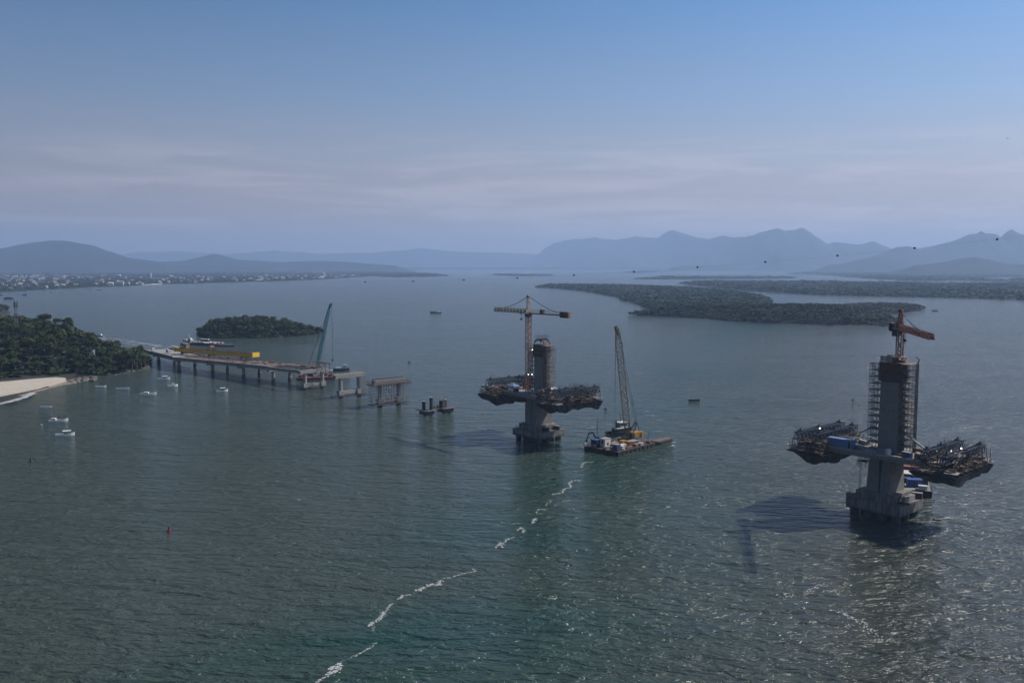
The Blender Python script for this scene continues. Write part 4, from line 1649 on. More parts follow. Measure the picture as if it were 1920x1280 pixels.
# small site lamps that are switched on
for px, py, F, lx, lab in ((998, 655.6, FR_L, -3.6, 'lit lamp high on the cream crane side of the left pylon'), (990.5, 701.7, FR_L, -6.8, 'lit lamp on the crane mast above the left deck'), (997.5, 701.7, FR_L, -4.0, 'lit lamp right of the crane mast above the left deck'),
                           (914, 720.8, FR_L, -22, 'lit lamp at the far left truss tip beside the barge'), (1045.7, 748.5, FR_L, 14, 'lit lamp under the right deck end beside the barge'), (1003, 797, FR_L, -1, 'lit lamp on the footing beside the barge'),
                           (1536.7, 802.6, FR_R, -19, 'lit lamp in the left trusses of the nearest pylon'), (1756, 844.7, FR_R, 13, 'lit lamp at the root of the right trusses'), (1782.6, 844.7, FR_R, 18, 'lit lamp in the middle of the right trusses'),
                           (1801.7, 840.4, FR_R, 21, 'lit lamp towards the tip of the right trusses')):
    base = F.w(lx, -6 if F is FR_L else -2, 0)
    X = (px - 960) / FPX
    y = base.y
    x = X * (y * math.cos(PITCH) + (CAMH - 22) * math.sin(PITCH))
    z = zat(py, x, y)
    t = thing('work_lamp', lab, 'lamp', (x, y, z))
    mb = MB()
    mb.ball((0, 0, 0), .24, 8, 5)
    part('glass', mb, M_LAMP, t)
    mb = MB()
    mb.b2(-.3, .3, .1, .45, -.3, .3)
    part('housing', mb, M_BLACK, t)
    mb = MB()
    mb.beam((0, .3, -.3), (0, .3, -1.6), .1)
    part('bracket', mb, M_BLACK, t)

# longitudinal struts from shaft to deck
for F, dz, nm in ((FR_R, DZR, 'nearest pylon'),):
    for (a, b, lab) in (((-3.4, -1.0, 7.2), (-11.0, 4.0, 3.2), 'dark steel strut from the shaded side of the nearest pylon down to the deck'),
                        ((3.4, 0.0, 7.6), (12.5, 1.5, 1.0), 'bright steel strut from the sunny side of the nearest pylon down to the deck')):
        mb = MB()
        mb.beam((0, 0, 0), (b[0] - a[0], b[1] - a[1], b[2] - a[2]), .45)
        F.solo('steel_strut', mb, M_GREY, lab, 'strut', (a[0], a[1], dz + a[2]))

# pale blue shelter on the right pylon's deck
t = FR_R.thing('site_shelter', 'pale blue site container on the deck left of the nearest pylon', 'container', (-11.4, -6.6, DZR + .01))
mb = MB()
mb.b2(-4.1, 4.1, -1.25, 1.25, 0.15, 2.7)
part('wall', mb, M_PALEB, t)
mb = MB()
mb.b2(-4.2, 4.2, -1.35, 1.35, 2.702, 2.82)
part('roof', mb, M_PALEB, t)
for k in range(12):
    mb = MB()
    x = -3.8 + k * .55
    mb.b2(x, x + .18, -1.31, -1.252, .3, 2.6)
    part('rib', mb, M_PALEB, t)
mb = MB()
mb.b2(2.9, 3.6, -1.33, -1.255, .3, 2.3)
part('door', mb, M_BLACK, t)
# blue canopy on the left pylon's deck
t = FR_L.thing('canopy_tent', 'blue fabric canopy on the deck left of the cream crane', 'canopy', (-13.0, -4.0, DZL + .01))
mb = MB()
mb.add([(-3.2, -2, 2.2), (3.2, -2, 2.2), (3.2, 2, 2.2), (-3.2, 2, 2.2), (0, 0, 3.4)], [(0, 1, 4), (1, 2, 4), (2, 3, 4), (3, 0, 4)])
part('fabric', mb, M_PALEB, t)
for x in (-3, 3):
    for y in (-1.8, 1.8):
        mb = MB()
        mb.beam((x, y, 0), (x, y, 2.25), .1)
        part('leg', mb, M_TUBE, t)


# loose site equipment on the decks and caps
def clutter(F, spots, z, seed, where, kinds=None):
    rd = random.Random(seed)
    defs = {
        'timber_stack': ('stack of timber boards', 'timber stack', M_WOOD), 'steel_bundle': ('bundle of rusty reinforcing steel', 'steel bundle', M_RUST),
        'generator': ('dark grey generator box', 'generator', M_DARKB), 'white_tank': ('white water tank', 'tank', M_WHITE),
        'panel_stack': ('pile of pale form panels', 'panel stack', M_CONC2), 'tool_box': ('blue steel tool chest', 'tool box', M_BLUEC), 'compressor': ('dark compressor on skids', 'compressor', M_BLACK)}
    for i, (x, y, k, desc) in enumerate(spots):
        base, cat, m = defs[k]
        lab = '%s %s %s' % (base, desc, where)
        rz = rd.uniform(-.5, .5)
        t = F.thing(k, lab, cat, (x, y, z), rz)
        if k in ('timber_stack', 'panel_stack', 'steel_bundle'):
            l = rd.uniform(2.6, 4.5)
            for q in range(6):
                mb = MB()
                if k == 'steel_bundle':
                    mb.tube((-l / 2, (q % 3 - 1) * .32, .16 + .3 * (q // 3)), (l / 2, (q % 3 - 1) * .32, .16 + .3 * (q // 3)), .15, 6)
                else:
                    mb.box((rd.uniform(-.1, .1), rd.uniform(-.1, .1), .11 + .21 * q), (l, 1.3, .18), rd.uniform(-.06, .06))
                part('bar' if k == 'steel_bundle' else 'board', mb, m, t)
        elif k == 'white_tank':
            mb = MB()
            mb.tube((0, 0, .1), (0, 0, 1.7), .85, 12)
            part('body', mb, m, t)
            mb = MB()
            mb.tube((0, 0, 1.7), (0, 0, 1.95), .5, 10, .2)
            part('lid', mb, m, t)
        else:
            mb = MB()
            mb.b2(-1.4, 1.4, -.7, .7, .25, 1.7)
            part('body', mb, m, t)
            mb = MB()
            mb.b2(-1.45, 1.45, -.75, .75, 1.702, 1.8)
            part('lid', mb, M_GREY, t)
            for s in (-.5, .5):
                mb = MB()
                mb.b2(-1.5, 1.5, s - .1, s + .1, 0, .248)
                part('skid', mb, M_BLACK, t)


clutter(FR_R, [(-6.0, -5.5, 'panel_stack', 'right of the pale blue container'), (1.5, -6.0, 'panel_stack', 'directly in front of the shaft'), (3.8, -6.6, 'white_tank', 'in front of the shaft'),
               (6.2, -5.2, 'steel_bundle', 'below the sunny scaffold'), (9.5, -6.4, 'tool_box', 'near the parapet'), (13.0, -5.5, 'generator', 'near the brown form'), (11.6, -2.0, 'timber_stack', 'amid the blue trusses'),
               (-16.0, -3.5, 'timber_stack', 'beneath the left trusses'), (-9.0, 3.2, 'panel_stack', 'behind the pale blue container'), (-13.5, 0.5, 'steel_bundle', 'behind the container'), (8.2, 4.0, 'timber_stack', 'behind the sunny scaffold')], DZR + .01, 3, 'on the nearest deck')
clutter(FR_L, [(-17.0, -5.0, 'timber_stack', 'at the shaded left end'), (-8.5, -6.0, 'generator', 'left of the crane mast'), (2.0, -6.0, 'panel_stack', 'in front of the shaft'), (5.5, -6.5, 'steel_bundle', 'right of the shaft'),
               (9.0, -5.0, 'timber_stack', 'in the sunlit half'), (12.5, -6.0, 'generator', 'by the right parapet'), (15.0, -2.0, 'panel_stack', 'at the sunlit right end'), (10.5, 2.5, 'white_tank', 'amid the right trusses')], DZL + .01, 4, 'on the deck beside the barge')
clutter(FR_R, [(7.4, -3.5, 'steel_bundle', 'in front of the tan blocks'), (7.2, 6.9, 'generator', 'at the far corner'), (-6.8, -7.0, 'timber_stack', 'at the shaded corner')], 5.51, 5, 'on the nearest footing')
clutter(FR_L, [(7.3, 4.5, 'generator', 'on the sunny side'), (7.2, -2.0, 'compressor', 'on the sunny side')], 4.91, 6, 'on the footing beside the barge')

# row of precast blocks on the sunny side of the right cap
t = FR_R.thing('precast_wall', 'pale precast concrete blocks lined up on the sunny side of the footing', 'concrete wall', (7.2, 0.6, 5.51))
for k in range(5):
    mb = MB()
    y = -2.8 + k * 1.4
    mb.b2(-.55, .55, y - .67, y + .67, 0, 1.75 + 0.12 * (k % 2))
    part('block', mb, M_CONC2, t)


# ------------------------------------------------------------------ tower cranes
def tower_crane(F, p, z0, z1, zj, jib_dir, jib_len, cj_len, lab, mc, mj, apex, w=1.9, jib_h=1.9, top_w=1.2):
    t = F.thing('tower_crane', lab, 'tower crane', (p[0], p[1], z0))
    n = max(2, int((zj - z0) / 3.0))
    for k in range(n):
        mb = MB()
        a, b = (zj - z0) * k / n, (zj - z0) * (k + 1) / n
        mb.lattice((0, 0, a), (0, 0, b), w, w, 2, 0.26, rb=0.15)
        part('mast_section', mb, mc if k % 4 != 3 else M_RUST, t)
    H = zj - z0
    mb = MB()
    mb.b2(-w * .7, w * .7, -w * .7, w * .7, H - .2, H + .9)
    part('slewing_ring', mb, M_RUST, t)
    mb = MB()
    mb.lattice((0, 0, H + .9), (0, 0, apex - z0), w * .85, .7, 4, 0.24, rb=0.14)
    mb.b2(-.6, .6, -.6, .6, apex - z0 - .3, apex - z0 + .3)
    part('apex_tower', mb, mj, t)
    d = Vector((math.cos(jib_dir), math.sin(jib_dir), 0))
    s = Vector((-d.y, d.x, 0))
    zb = H + 1.2
    q0, q1 = d * (w * .6), d * jib_len
    # triangular jib with its bottom chords on the trolley side
    mb = MB()
    nb = int(jib_len / 2.2)
    for sg in (-1, 1):
        mb.beam(q0 + s * .7 * sg + Vector((0, 0, zb)), q1 + s * .7 * sg + Vector((0, 0, zb)), .24)
        mb.beam(q0 + s * .7 * sg + Vector((0, 0, zb + jib_h)), q1 * .97 + s * .7 * sg + Vector((0, 0, zb + jib_h)), .22)
    part('jib_chord', mb, mj, t)
    mb = MB()
    for k in range(nb):
        a, b = q0.lerp(q1, k / nb), q0.lerp(q1, (k + 1) / nb)
        m_ = (a + b) / 2
        for sg in (-1, 1):
            mb.beam(a + s * .7 * sg + Vector((0, 0, zb)), m_ + s * .7 * sg + Vector((0, 0, zb + jib_h)), .16)
            mb.beam(m_ + s * .7 * sg + Vector((0, 0, zb + jib_h)), b + s * .7 * sg + Vector((0, 0, zb)), .16)
        mb.beam(a + s * .7 + Vector((0, 0, zb)), b - s * .7 + Vector((0, 0, zb)), .14)
        mb.beam(a + s * .7 + Vector((0, 0, zb)), a - s * .7 + Vector((0, 0, zb)), .14)
        mb.beam(m_ + s * .7 + Vector((0, 0, zb + jib_h)), m_ - s * .7 + Vector((0, 0, zb + jib_h)), .14)
    part('jib_lacing', mb, mj, t, kind='stuff')
    for k in range(nb):
        a, b = q0.lerp(q1, k / nb), q0.lerp(q1, (k + .72) / nb)
        mb = MB()
        mb.beam(a + Vector((0, 0, zb + jib_h * .45)) + s * .72, b + Vector((0, 0, zb + jib_h * .45)) + s * .72, .06, jib_h * .75)
        part('side_panel', mb, mj, t)
    # counter jib, machinery, ballast
    c0, c1 = -d * (w * .6), -d * cj_len
    mb = MB()
    for sg in (-1, 1):
        mb.beam(c0 + s * .8 * sg + Vector((0, 0, zb)), c1 + s * .8 * sg + Vector((0, 0, zb)), .32, .45)
    mb.beam(c0 + Vector((0, 0, zb + .25)), c1 + Vector((0, 0, zb + .25)), 1.5, .12)
    part('counter_jib', mb, M_RUST, t)
    railing(t, [c0 + s * .85 + Vector((0, 0, zb + .3)), c1 + s * .85 + Vector((0, 0, zb + .3))], 1.1, mj)
    railing(t, [c0 - s * .85 + Vector((0, 0, zb + .3)), c1 - s * .85 + Vector((0, 0, zb + .3))], 1.1, mj)
    for k in range(3):
        q = -d * (cj_len - 1.0 - 1.5 * k)
        mb = MB()
        mb.beam(q + Vector((0, 0, zb - 1.1)), q + Vector((0, 0, zb + 1.5)), 1.3, 2.4)
        part('ballast_block', mb, M_BLACK if k else M_ORANGE2, t)
    q = -d * (cj_len * .35)
    mb = MB()
    mb.beam(q - d * .9 + Vector((0, 0, zb + 1.1)), q + d * .9 + Vector((0, 0, zb + 1.1)), 1.4, 1.6)
    part('winch', mb, M_DARKB, t)
    mb = MB()
    cb = d * 1.4 - s * 1.6
    mb.b2(cb.x - .8, cb.x + .8, cb.y - .8, cb.y + .8, zb - 1.9, zb + .2)
    part('cab', mb, M_BLACK, t)
    # tie bars
    top = Vector((0, 0, apex - z0))
    for tgt in (d * (jib_len * .72) + Vector((0, 0, zb + jib_h)), -d * (cj_len * .78) + Vector((0, 0, zb + .6))):
        mb = MB()
        prev = top
        for k in range(1, 7):
            qq = top.lerp(tgt, k / 6) - Vector((0, 0, 0.9 * math.sin(math.pi * k / 6)))
            mb.beam(prev, qq, .16)
            if k < 6:
                mb.beam(qq - (tgt - top).normalized() * .35, qq + (tgt - top).normalized() * .35, .32)
            prev = qq
        part('tie_bar', mb, M_BLACK, t)
    # trolley and hook
    tq = d * (jib_len * .14 + 1.5)
    mb = MB()
    mb.box((tq.x, tq.y, zb - .3), (1.3, 1.3, .4))
    part('trolley', mb, M_RUST, t)
    for dx in (-.2, .2):
        mb = MB()
        mb.beam((tq.x + dx, tq.y, zb - .4), (tq.x + dx, tq.y, zb - 2.4), .07)
        part('hoist_rope', mb, M_BLACK, t)
    mb = MB()
    mb.ball((tq.x, tq.y, zb - 2.7), .55, 8, 6)
    mb.beam((tq.x, tq.y, zb - 3.0), (tq.x, tq.y, zb - 3.9), .16)
    part('hook_block', mb, M_BLACK, t)
    return t


tower_crane(FR_L, (-5.7, -1.0), 7.4, 0, 55.5, math.pi, 23.5, 26.0, 'cream and rust tower crane standing against the pylon beside the barge', M_ORANGE2, M_CREAM, 64.6, w=1.8, jib_h=1.9)
# the orange crane climbs on top of the right pylon; its jib reaches towards the camera
jw = math.atan2(-0.978, -0.211) - RZ
tower_crane(FR_R, (2.5, 1.2), 50.0, 0, 57.2, jw, 38.0, 11.5, 'orange tower crane on top of the nearest pylon with its jib swung forward', M_RUST, M_ORANGE, 64.3, w=1.5, jib_h=1.45)
t = FR_R.thing('crane_base', 'round orange climbing frame between the nearest pylon and its crane', 'crane base', (2.5, 1.2, 48.4))
mb = MB()
mb.tube((0, 0, 0), (0, 0, .5), 1.6, 12, 2.2)
mb.tube((0, 0, 1.4), (0, 0, 1.62), 2.3, 12)
part('ring', mb, M_ORANGE2, t)
for k in range(6):
    a = k * math.pi / 3
    mb = MB()
    mb.beam((math.cos(a) * 1.9, math.sin(a) * 1.9, .4), (math.cos(a + .5) * 1.9, math.sin(a + .5) * 1.9, 1.5), .25)
    part('strut', mb, M_RUST, t)


# ------------------------------------------------------------------ workers
def worker_mesh():
    me = bpy.data.meshes.new('person')
    V = [(0, 0, .95), (0, 0, 1.2), (0, 0, 1.45), (0, .01, 1.56), (0, .03, 1.68), (.2, 0, 1.42), (.28, .05, 1.15), (.26, .22, .98), (-.2, 0, 1.42), (-.28, 0, 1.14), (-.27, .12, .92),
         (.1, 0, .9), (.12, .04, .5), (.13, 0, .08), (.13, .14, .04), (-.1, 0, .9), (-.12, -.03, .5), (-.14, -.08, .08), (-.14, .06, .04), (0, .03, 1.78)]
    E = [(0, 1), (1, 2), (2, 3), (3, 4), (4, 19), (2, 5), (5, 6), (6, 7), (2, 8), (8, 9), (9, 10), (0, 11), (11, 12), (12, 13), (13, 14), (0, 15), (15, 16), (16, 17), (17, 18)]
    Rr = [.16, .14, .15, .06, .11, .07, .05, .04, .07, .05, .04, .1, .075, .05, .045, .1, .075, .05, .045, .09]
    me.from_pydata(V, E, [])
    o = bpy.data.objects.new('person_skeleton', me)
    COL.objects.link(o)
    md = o.modifiers.new('skin', 'SKIN')
    for i, r in enumerate(Rr):
        me.skin_vertices[0].data[i].radius = (r, r)
    me.skin_vertices[0].data[0].use_root = True
    o.modifiers.new('sub', 'SUBSURF').levels = 1
    dg = bpy.context.evaluated_depsgraph_get()
    m2 = bpy.data.meshes.new_from_object(o.evaluated_get(dg))
    bpy.data.objects.remove(o)
    m2.materials.clear()
    m2.materials.append(M_DARKB)
    return m2


WM = worker_mesh()
for F, p, rz, lab in ((FR_R, (-8.0, -6.6, 5.5), .5, 'person in dark clothes standing at the shaded corner of the nearest footing'),
                      (FR_R, (10.2, -7.4, DZR + .01), 2, 'person in dark clothes by the deck parapet right of the nearest shaft'),
                      (FR_R, (10.8, 3.4, DZR + .01), 1, 'person standing on the deck beyond the sunny scaffold'),
                      (FR_L, (-7.0, -6.8, 4.92), 1, 'person standing at the shaded corner of the footing beside the barge')):
    o = link('person', WM)
    o.location = F.w(*p)
    o.rotation_euler = (0, 0, rz)
    tagit(o, lab, 'person')
# ------------------------------------------------------------------ approach viaduct
PIERS = [  # near column foot, far column foot (pixels), deck top height
    ((299.5, 682), (326, 680), 9.3), ((337, 695), (364.7, 689), 9.7), ((397.8, 703.5), (428.7, 697.5), 10.5), ((456, 712), (487.8, 706.5), 11.3),
    ((511.7, 721), (545, 716.5), 12.2), ((570.9, 731.5), (605.6, 727.5), 13.2), ((637.8, 746.5), (673.4, 741.5), 14.4), ((711, 763), (748.4, 756.5), 15.4)]
PW = []
AX = []
for a, b, z in PIERS:
    p, q = at(*a), at(*b)
    PW.append([(p + q) / 2, z])
for i in range(len(PW)):
    a = PW[max(0, i - 1)][0]
    b = PW[min(len(PW) - 1, i + 1)][0]
    AX.append(math.atan2(b.y - a.y, b.x - a.x))
# the survey of the feet is rough: draw the columns 12.4 m apart square to the axis
VF = [Fr((p.x, p.y, 0), ang) for (p, z), ang in zip(PW, AX)]     # local +x towards the main bridge, +y away from the camera
PN = ['first from the headland', 'second from the headland', 'third from the headland', 'fourth from the headland', 'fifth from the headland', 'under the open end of the deck', 'standing alone beyond the deck end', 'wrapped in scaffolding']
for i, (F, (p, z)) in enumerate(zip(VF, PW)):
    t = F.thing('bridge_pier', 'two column concrete viaduct pier %s' % PN[i], 'bridge pier', (0, 0, 0), 0, 'viaduct piers')
    zc = z - 3.4 if i < 5 else z - 2.6
    for s in (-1, 1):
        mb = MB()
        mb.tube((0, s * 6.2, 3.4), (0, s * 6.2, zc), 1.15, 14)
        part('column', mb, M_CONC2 if i < 7 else M_CONC, t)
        mb = MB()
        mb.tube((0, s * 6.2, -3), (0, s * 6.2, 2.0 if i > 4 else 3.4), 1.35, 14)
        part('pile', mb, M_CONCD, t)
        if i >= 5:
            mb = MB()
            mb.b2(-1.7, 1.7, s * 6.2 - 1.7, s * 6.2 + 1.7, 1.8, 4.4)
            part('pile_cap', mb, M_CONC2, t)
    if i >= 5:
        mb = MB()
        mb.b2(-.8, .8, -4.49, 4.49, 2.3, 4.0)
        part('tie_beam', mb, M_CONC2, t)
    mb = MB()
    hw = 10.2
    mb.prism([(-1.5, -hw), (1.5, -hw), (1.5, hw), (-1.5, hw)], zc + .004, zc + (1.35 if i < 5 else 2.0))
    part('crosshead', mb, M_CONC2 if i < 7 else M_CONC, t)
    for k in range(9):
        y = -8.8 + k * 2.2
        mb = MB()
        zz = zc + (1.354 if i < 5 else 2.004)
        mb.b2(.2, 1.2, y - .45, y + .45, zz, zz + .28)
        part('bearing_plinth', mb, M_CONC2, t)
    if i in (6, 7):
        mb = MB()
        mb.b2(-1.5, -1.1, -hw, hw, z - .59, z + .1)
        part('upstand_wall', mb, M_CONC2 if i < 7 else M_DARKB, t)

# deck spans with girders
SPN = ['first', 'second', 'third', 'fourth', 'fifth']
ab = at(262, 675)                                # abutment on the headland
a0 = VF[0]
AB = Fr(a0.w(-30, 0, 0), AX[0])
chain = [(AB, 8.9)] + [(F, z) for F, (p, z) in zip(VF, PW)]
for i in range(5 + 1):
    (Fa, za), (Fb, zb) = chain[i], chain[i + 1]
    A, B = Fa.o, Fb.o
    d = B - A
    ln = math.hypot(d.x, d.y)
    rz = math.atan2(d.y, d.x)
    lab = 'concrete deck span of the viaduct, %s from the headland' % (['joining the abutment to the first pier', 'second', 'third', 'fourth', 'fifth', 'last and partly built span'][i])
    if i == 0:
        lab = 'concrete deck span joining the headland to the first viaduct pier'
    if i == 5:
        lab = 'unfinished last deck span with bare girders at the open end of the viaduct'
    t = thing('deck_span', lab, 'bridge deck', (A.x, A.y, 0), rz, 'viaduct deck spans')
    last = i == 5
    y0 = 3.0 if last else -10.6
    mb = MB()
    mb.add([(-.0, y0, za - .5), (ln, y0, zb - .5), (ln, 10.6, zb - .5), (0, 10.6, za - .5), (0, y0, za), (ln, y0, zb), (ln, 10.6, zb), (0, 10.6, za)],
           [(3, 2, 1, 0), (4, 5, 6, 7), (0, 1, 5, 4), (1, 2, 6, 5), (2, 3, 7, 6), (3, 0, 4, 7)])
    part('slab', mb, M_CONC2 if i < 2 else M_EARTH, t)
    ys = [-9.9, -6.6, -3.3, 0, 3.3, 6.6, 9.9]
    for k, y in enumerate(ys):
        if last and 0 < k < 3:
            continue
        mb = MB()
        mb.beam((1.3 if i else 0, y, za - 1.35), (ln - 1.3, y, zb - 1.35), .55, 1.69)
        mb.beam((1.3 if i else 0, y, za - 2.1), (ln - 1.3, y, zb - 2.1), .9, .3)
        part('girder', mb, M_CONC2, t)
    if i >= 2:                                    # starter bars, boards and loose formwork on the brown decks
        rd = random.Random(60 + i)
        for k in range(34 if i > 3 else 12):
            x, y = rd.uniform(1, ln - 1), rd.uniform(-9 if not last else 3.4, 10)
            if i == 4 and y < -3 and x > ln * .3:
                y = rd.uniform(2, 10)
            zz = za + (zb - za) * x / ln
            mb = MB()
            if rd.random() < .45:
                mb.b2(x - .12, x + .12, y - .12, y + .12, zz, zz + rd.uniform(.9, 2.0))
                part('starter_post', mb, M_RUST, t)
            else:
                mb.box((x, y, zz + .25), (rd.uniform(2, 5), rd.uniform(.5, 1.2), rd.uniform(.2, .5)), rd.uniform(-.3, .3))
                part('form_board', mb, rd.choice([M_WOOD, M_EARTH, M_RUST, M_DARKB]), t)
    if i < 2:
        for s in (-1, 1):
            mb = MB()
            mb.beam((0, s * 10.35, za + .4), (ln, s * 10.35, zb + .4), .22, .78)
            part('parapet', mb, M_CONC2 if s < 0 else M_RUST, t)
    elif i < 5:
        mb = MB()
        mb.beam((0, -10.0, za + .14), (ln, -10.0, zb + .14), 1.1, .22)
        part('kerb', mb, M_CONC2, t)
    if last:
        mb = MB()
        mb.beam((0, -9.9, za - .25), (ln * .98, -9.9, zb - .25), 1.3, .45)
        part('edge_slab', mb, M_CONC2, t)

# timber bent standing up at the open end of the deck
Fq, zq = VF[5], PW[5][1]
t = Fq.thing('timber_gantry', 'rusty open frame overhanging the far corner of the open deck end', 'gantry', (-2, 7, zq))
for x in (0, 7.5):
    for y in (-1.5, 1.5):
        mb = MB()
        mb.beam((x, y, -.1 if x == 0 else -3), (x, y, 3.0), .3)
        part('post', mb, M_RUST, t)
mb = MB()
for y in (-1.5, 1.5):
    mb.beam((-9, y, 3.1), (9, y, 3.1), .4)
part('beam', mb, M_RUST, t)

# scaffolding of the eighth pier
F = VF[7]
t = F.thing('pier_scaffold', 'tall scaffold poles with timber staging wrapped round the outermost viaduct pier', 'scaffolding', (0, 0, 2.0))
zt = PW[7][1]
for k in range(15):
    y = -11.5 + 23 * k / 14
    for x in (-2.6, 2.6):
        mb = MB()
        mb.beam((x, y, 0), (x, y, zt - 3.0), .19)
        part('upright', mb, M_GALV, t)
mb = MB()
for z in np.arange(1.2, zt - 3, 1.9):
    for x in (-2.6, 2.6):
        mb.beam((x, -11.5, z), (x, 11.5, z), .13)
    for k in range(0, 15, 2):
        y = -11.5 + 23 * k / 14
        mb.beam((-2.6, y, z), (2.6, y, z), .13)
for k in range(14):
    y = -11.5 + 23 * k / 14
    mb.beam((-2.6, y, 0 if k % 2 else zt * .5), (-2.6, y + 1.64, zt * .5 if k % 2 else 0), .08)
part('ledger', mb, M_GALV, t, kind='stuff')
mb = MB()
mb.b2(-3.4, 3.4, -12.5, 12.5, zt - 5.0, zt - 4.7)
part('upper_staging', mb, M_PLY, t)
for k in range(12):
    mb = MB()
    y = -12 + k * 2.2
    mb.beam((-4.2 + RD.uniform(-.4, .2), y, zt - 5.2), (4.2 + RD.uniform(-.2, .4), y, zt - 5.2), .3, .35)
    part('joist', mb, M_PLY, t)
mb = MB()
mb.b2(-3.2, 3.2, -12.0, 12.0, -.9, -.5)
part('lower_staging', mb, M_DARKB, t)
railing(t, [(-3.4, -12.5, zt - 4.7), (3.4, -12.5, zt - 4.7), (3.4, 12.5, zt - 4.7), (-3.4, 12.5, zt - 4.7), (-3.4, -12.5, zt - 4.7)], 1.2, r=.09)
# staging of the seventh pier
F = VF[6]
t = F.thing('pier_staging', 'dark raft of beams with a few scaffold poles round the foot of the lone pier', 'staging', (0, 0, 1.0))
mb = MB()
mb.b2(-2.4, 2.4, -11.5, 11.5, -.1, .35)
part('raft', mb, M_DARKB, t)
for k in range(5):
    for x in (-2, 2):
        mb = MB()
        mb.beam((x, 8.2 + k * .9, .35), (x, 8.2 + k * .9, 11.6), .2)
        part('upright', mb, M_GALV, t)
mb = MB()
for z in np.arange(2, 11.5, 1.9):
    for x in (-2, 2):
        mb.beam((x, 8.2, z), (x, 11.8, z), .08)
part('ledger', mb, M_GALV, t, kind='stuff')

# casing platform (footing under way)
pa, pb = at(793, 778), at(842, 771)
c = (pa + pb) / 2
FP = Fr((c.x, c.y, 0), math.atan2((pb - pa).y, (pb - pa).x))
t = FP.thing('casing_platform', 'low dark platform with upright steel pile casings in front of the viaduct', 'platform', (0, 0, 0))
for x, w in ((-6.3, 5.4), (6.2, 6.4)):
    mb = MB()
    mb.b2(x - w / 2, x + w / 2, -3.0, 3.0, .3, 2.2)
    part('footing', mb, M_CONCD, t)
    for dx in (-1.6, 1.6):
        mb = MB()
        mb.tube((x + dx, -1.2, -2), (x + dx, -1.2, .4), 1.1, 10)
        part('pile', mb, M_CONCD, t)
    mb = MB()
    mb.b2(x - w / 2 - 1.4, x + w / 2 + 1.4, -4.2, 4.2, 2.22, 2.5)
    part('walkway', mb, M_DARKB, t)
    mb = MB()
    mb.b2(x - w / 2, x + w / 2, -4.35, -3.6, 2.505, 2.7)
    part('pale_plank', mb, M_CONC2, t)
mb = MB()
mb.b2(-2.6, 2.2, -.9, .9, 2.1, 2.6)
part('gangway', mb, M_RUST, t)
for x, y, h, r in ((-7.4, 1.0, 4.7, .95), (-4.4, -1.6, 6.7, 1.0), (6.9, 1.0, 4.2, .9), (8.0, 2.0, 3.6, .8)):
    mb = MB()
    mb.tube((x, y, 2.4), (x, y, 2.4 + h), r, 12)
    part('casing', mb, M_DARKB, t)
    mb = MB()
    mb.tube((x, y, 2.4 + h), (x, y, 2.46 + h), r * 1.1, 12)
    part('rim', mb, M_GREY, t)
for k, (x, y) in enumerate(((-1.6, 0), (-.5, .5), (.8, .2), (2.4, 1.6))):
    mb = MB()
    mb.beam((x, y, 2.5), (x, y, 4.0 + .4 * (k % 2)), .3)
    part('post', mb, M_BLACK, t)
t = FP.thing('form_box', 'tilted dark steel form box standing among the pile casings', 'formwork', (4.0, 0, 2.51), .3)
mb = MB()
mb.frustum((0, 0), (2.6, 2.2), (2.6, 2.2), 0, 3.9, (.3, 0))
mb.add([(-1, -1.1, 3.9), (1.6, -1.1, 3.9), (-1, -1.1, 5.2)], [(0, 1, 2)])
part('shell', mb, M_BLACK, t)
mb = MB()
mb.beam((-1.05, -1.15, 3.9), (-1.0, -1.15, 5.2), .2)
mb.beam((-1.0, -1.15, 5.2), (1.7, -1.15, 3.95), .22)
part('edge_frame', mb, M_CONC2, t)
for k in range(3):
    mb = MB()
    mb.b2(-1.35, 1.5, -1.2, -1.12, .6 + k * 1.2, .75 + k * 1.2)
    part('waler', mb, M_RUST, t)

# ------------------------------------------------------------------ yellow launching girder on the deck
p0, p1 = at(328, 659.5, 11.2), at(472.5, 670.5, 13.2)
Fg = Fr((p0.x, p0.y, 0), math.atan2(p1.y - p0.y, p1.x - p0.x))
LG = (p1 - p0).length
zg0, zg1 = 11.6, 13.4
M_WEB = mat('girder_web_shaded', (0.55, 0.31, 0.025), 0.6, 0.3, 0.6)  # darker yellow: shadow between the stiffeners put into the web colour
t = Fg.thing('launching_girder', 'long yellow ribbed launching girder lying on the viaduct deck', 'launching girder', (0, 0, 0))
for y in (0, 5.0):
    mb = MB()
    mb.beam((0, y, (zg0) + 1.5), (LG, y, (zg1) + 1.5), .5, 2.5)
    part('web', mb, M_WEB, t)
    for zz, mm in ((2.86, M_DARKB), (.2, M_YEL)):
        mb = MB()
        mb.beam((0, y, zg0 + zz), (LG, y, zg1 + zz), 1.1, .22)
        part('flange', mb, mm, t)
    n = 34
    for k in range(n + 1):
        if y > 0 and k % 4:
            continue
        x = LG * k / n
        z = zg0 + (zg1 - zg0) * k / n
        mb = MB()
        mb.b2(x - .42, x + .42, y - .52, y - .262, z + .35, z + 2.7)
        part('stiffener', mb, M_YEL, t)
for fx in (.02, .26, .5, .74, .98):
    mb = MB()
    mb.beam((LG * fx, .3, zg0 + (zg1 - zg0) * fx + 2.2), (LG * fx, 4.7, zg0 + (zg1 - zg0) * fx + 2.2), .6, .8)
    part('cross_frame', mb, M_YEL2, t)
mb = MB()
mb.b2(-.6, .0, -.4, 5.4, zg0 - .4, zg0 + 2.9)
mb.b2(LG, LG + 1.3, -.4, 5.4, zg1 + .2, zg1 + 3.3)
part('end_frame', mb, M_YEL, t)
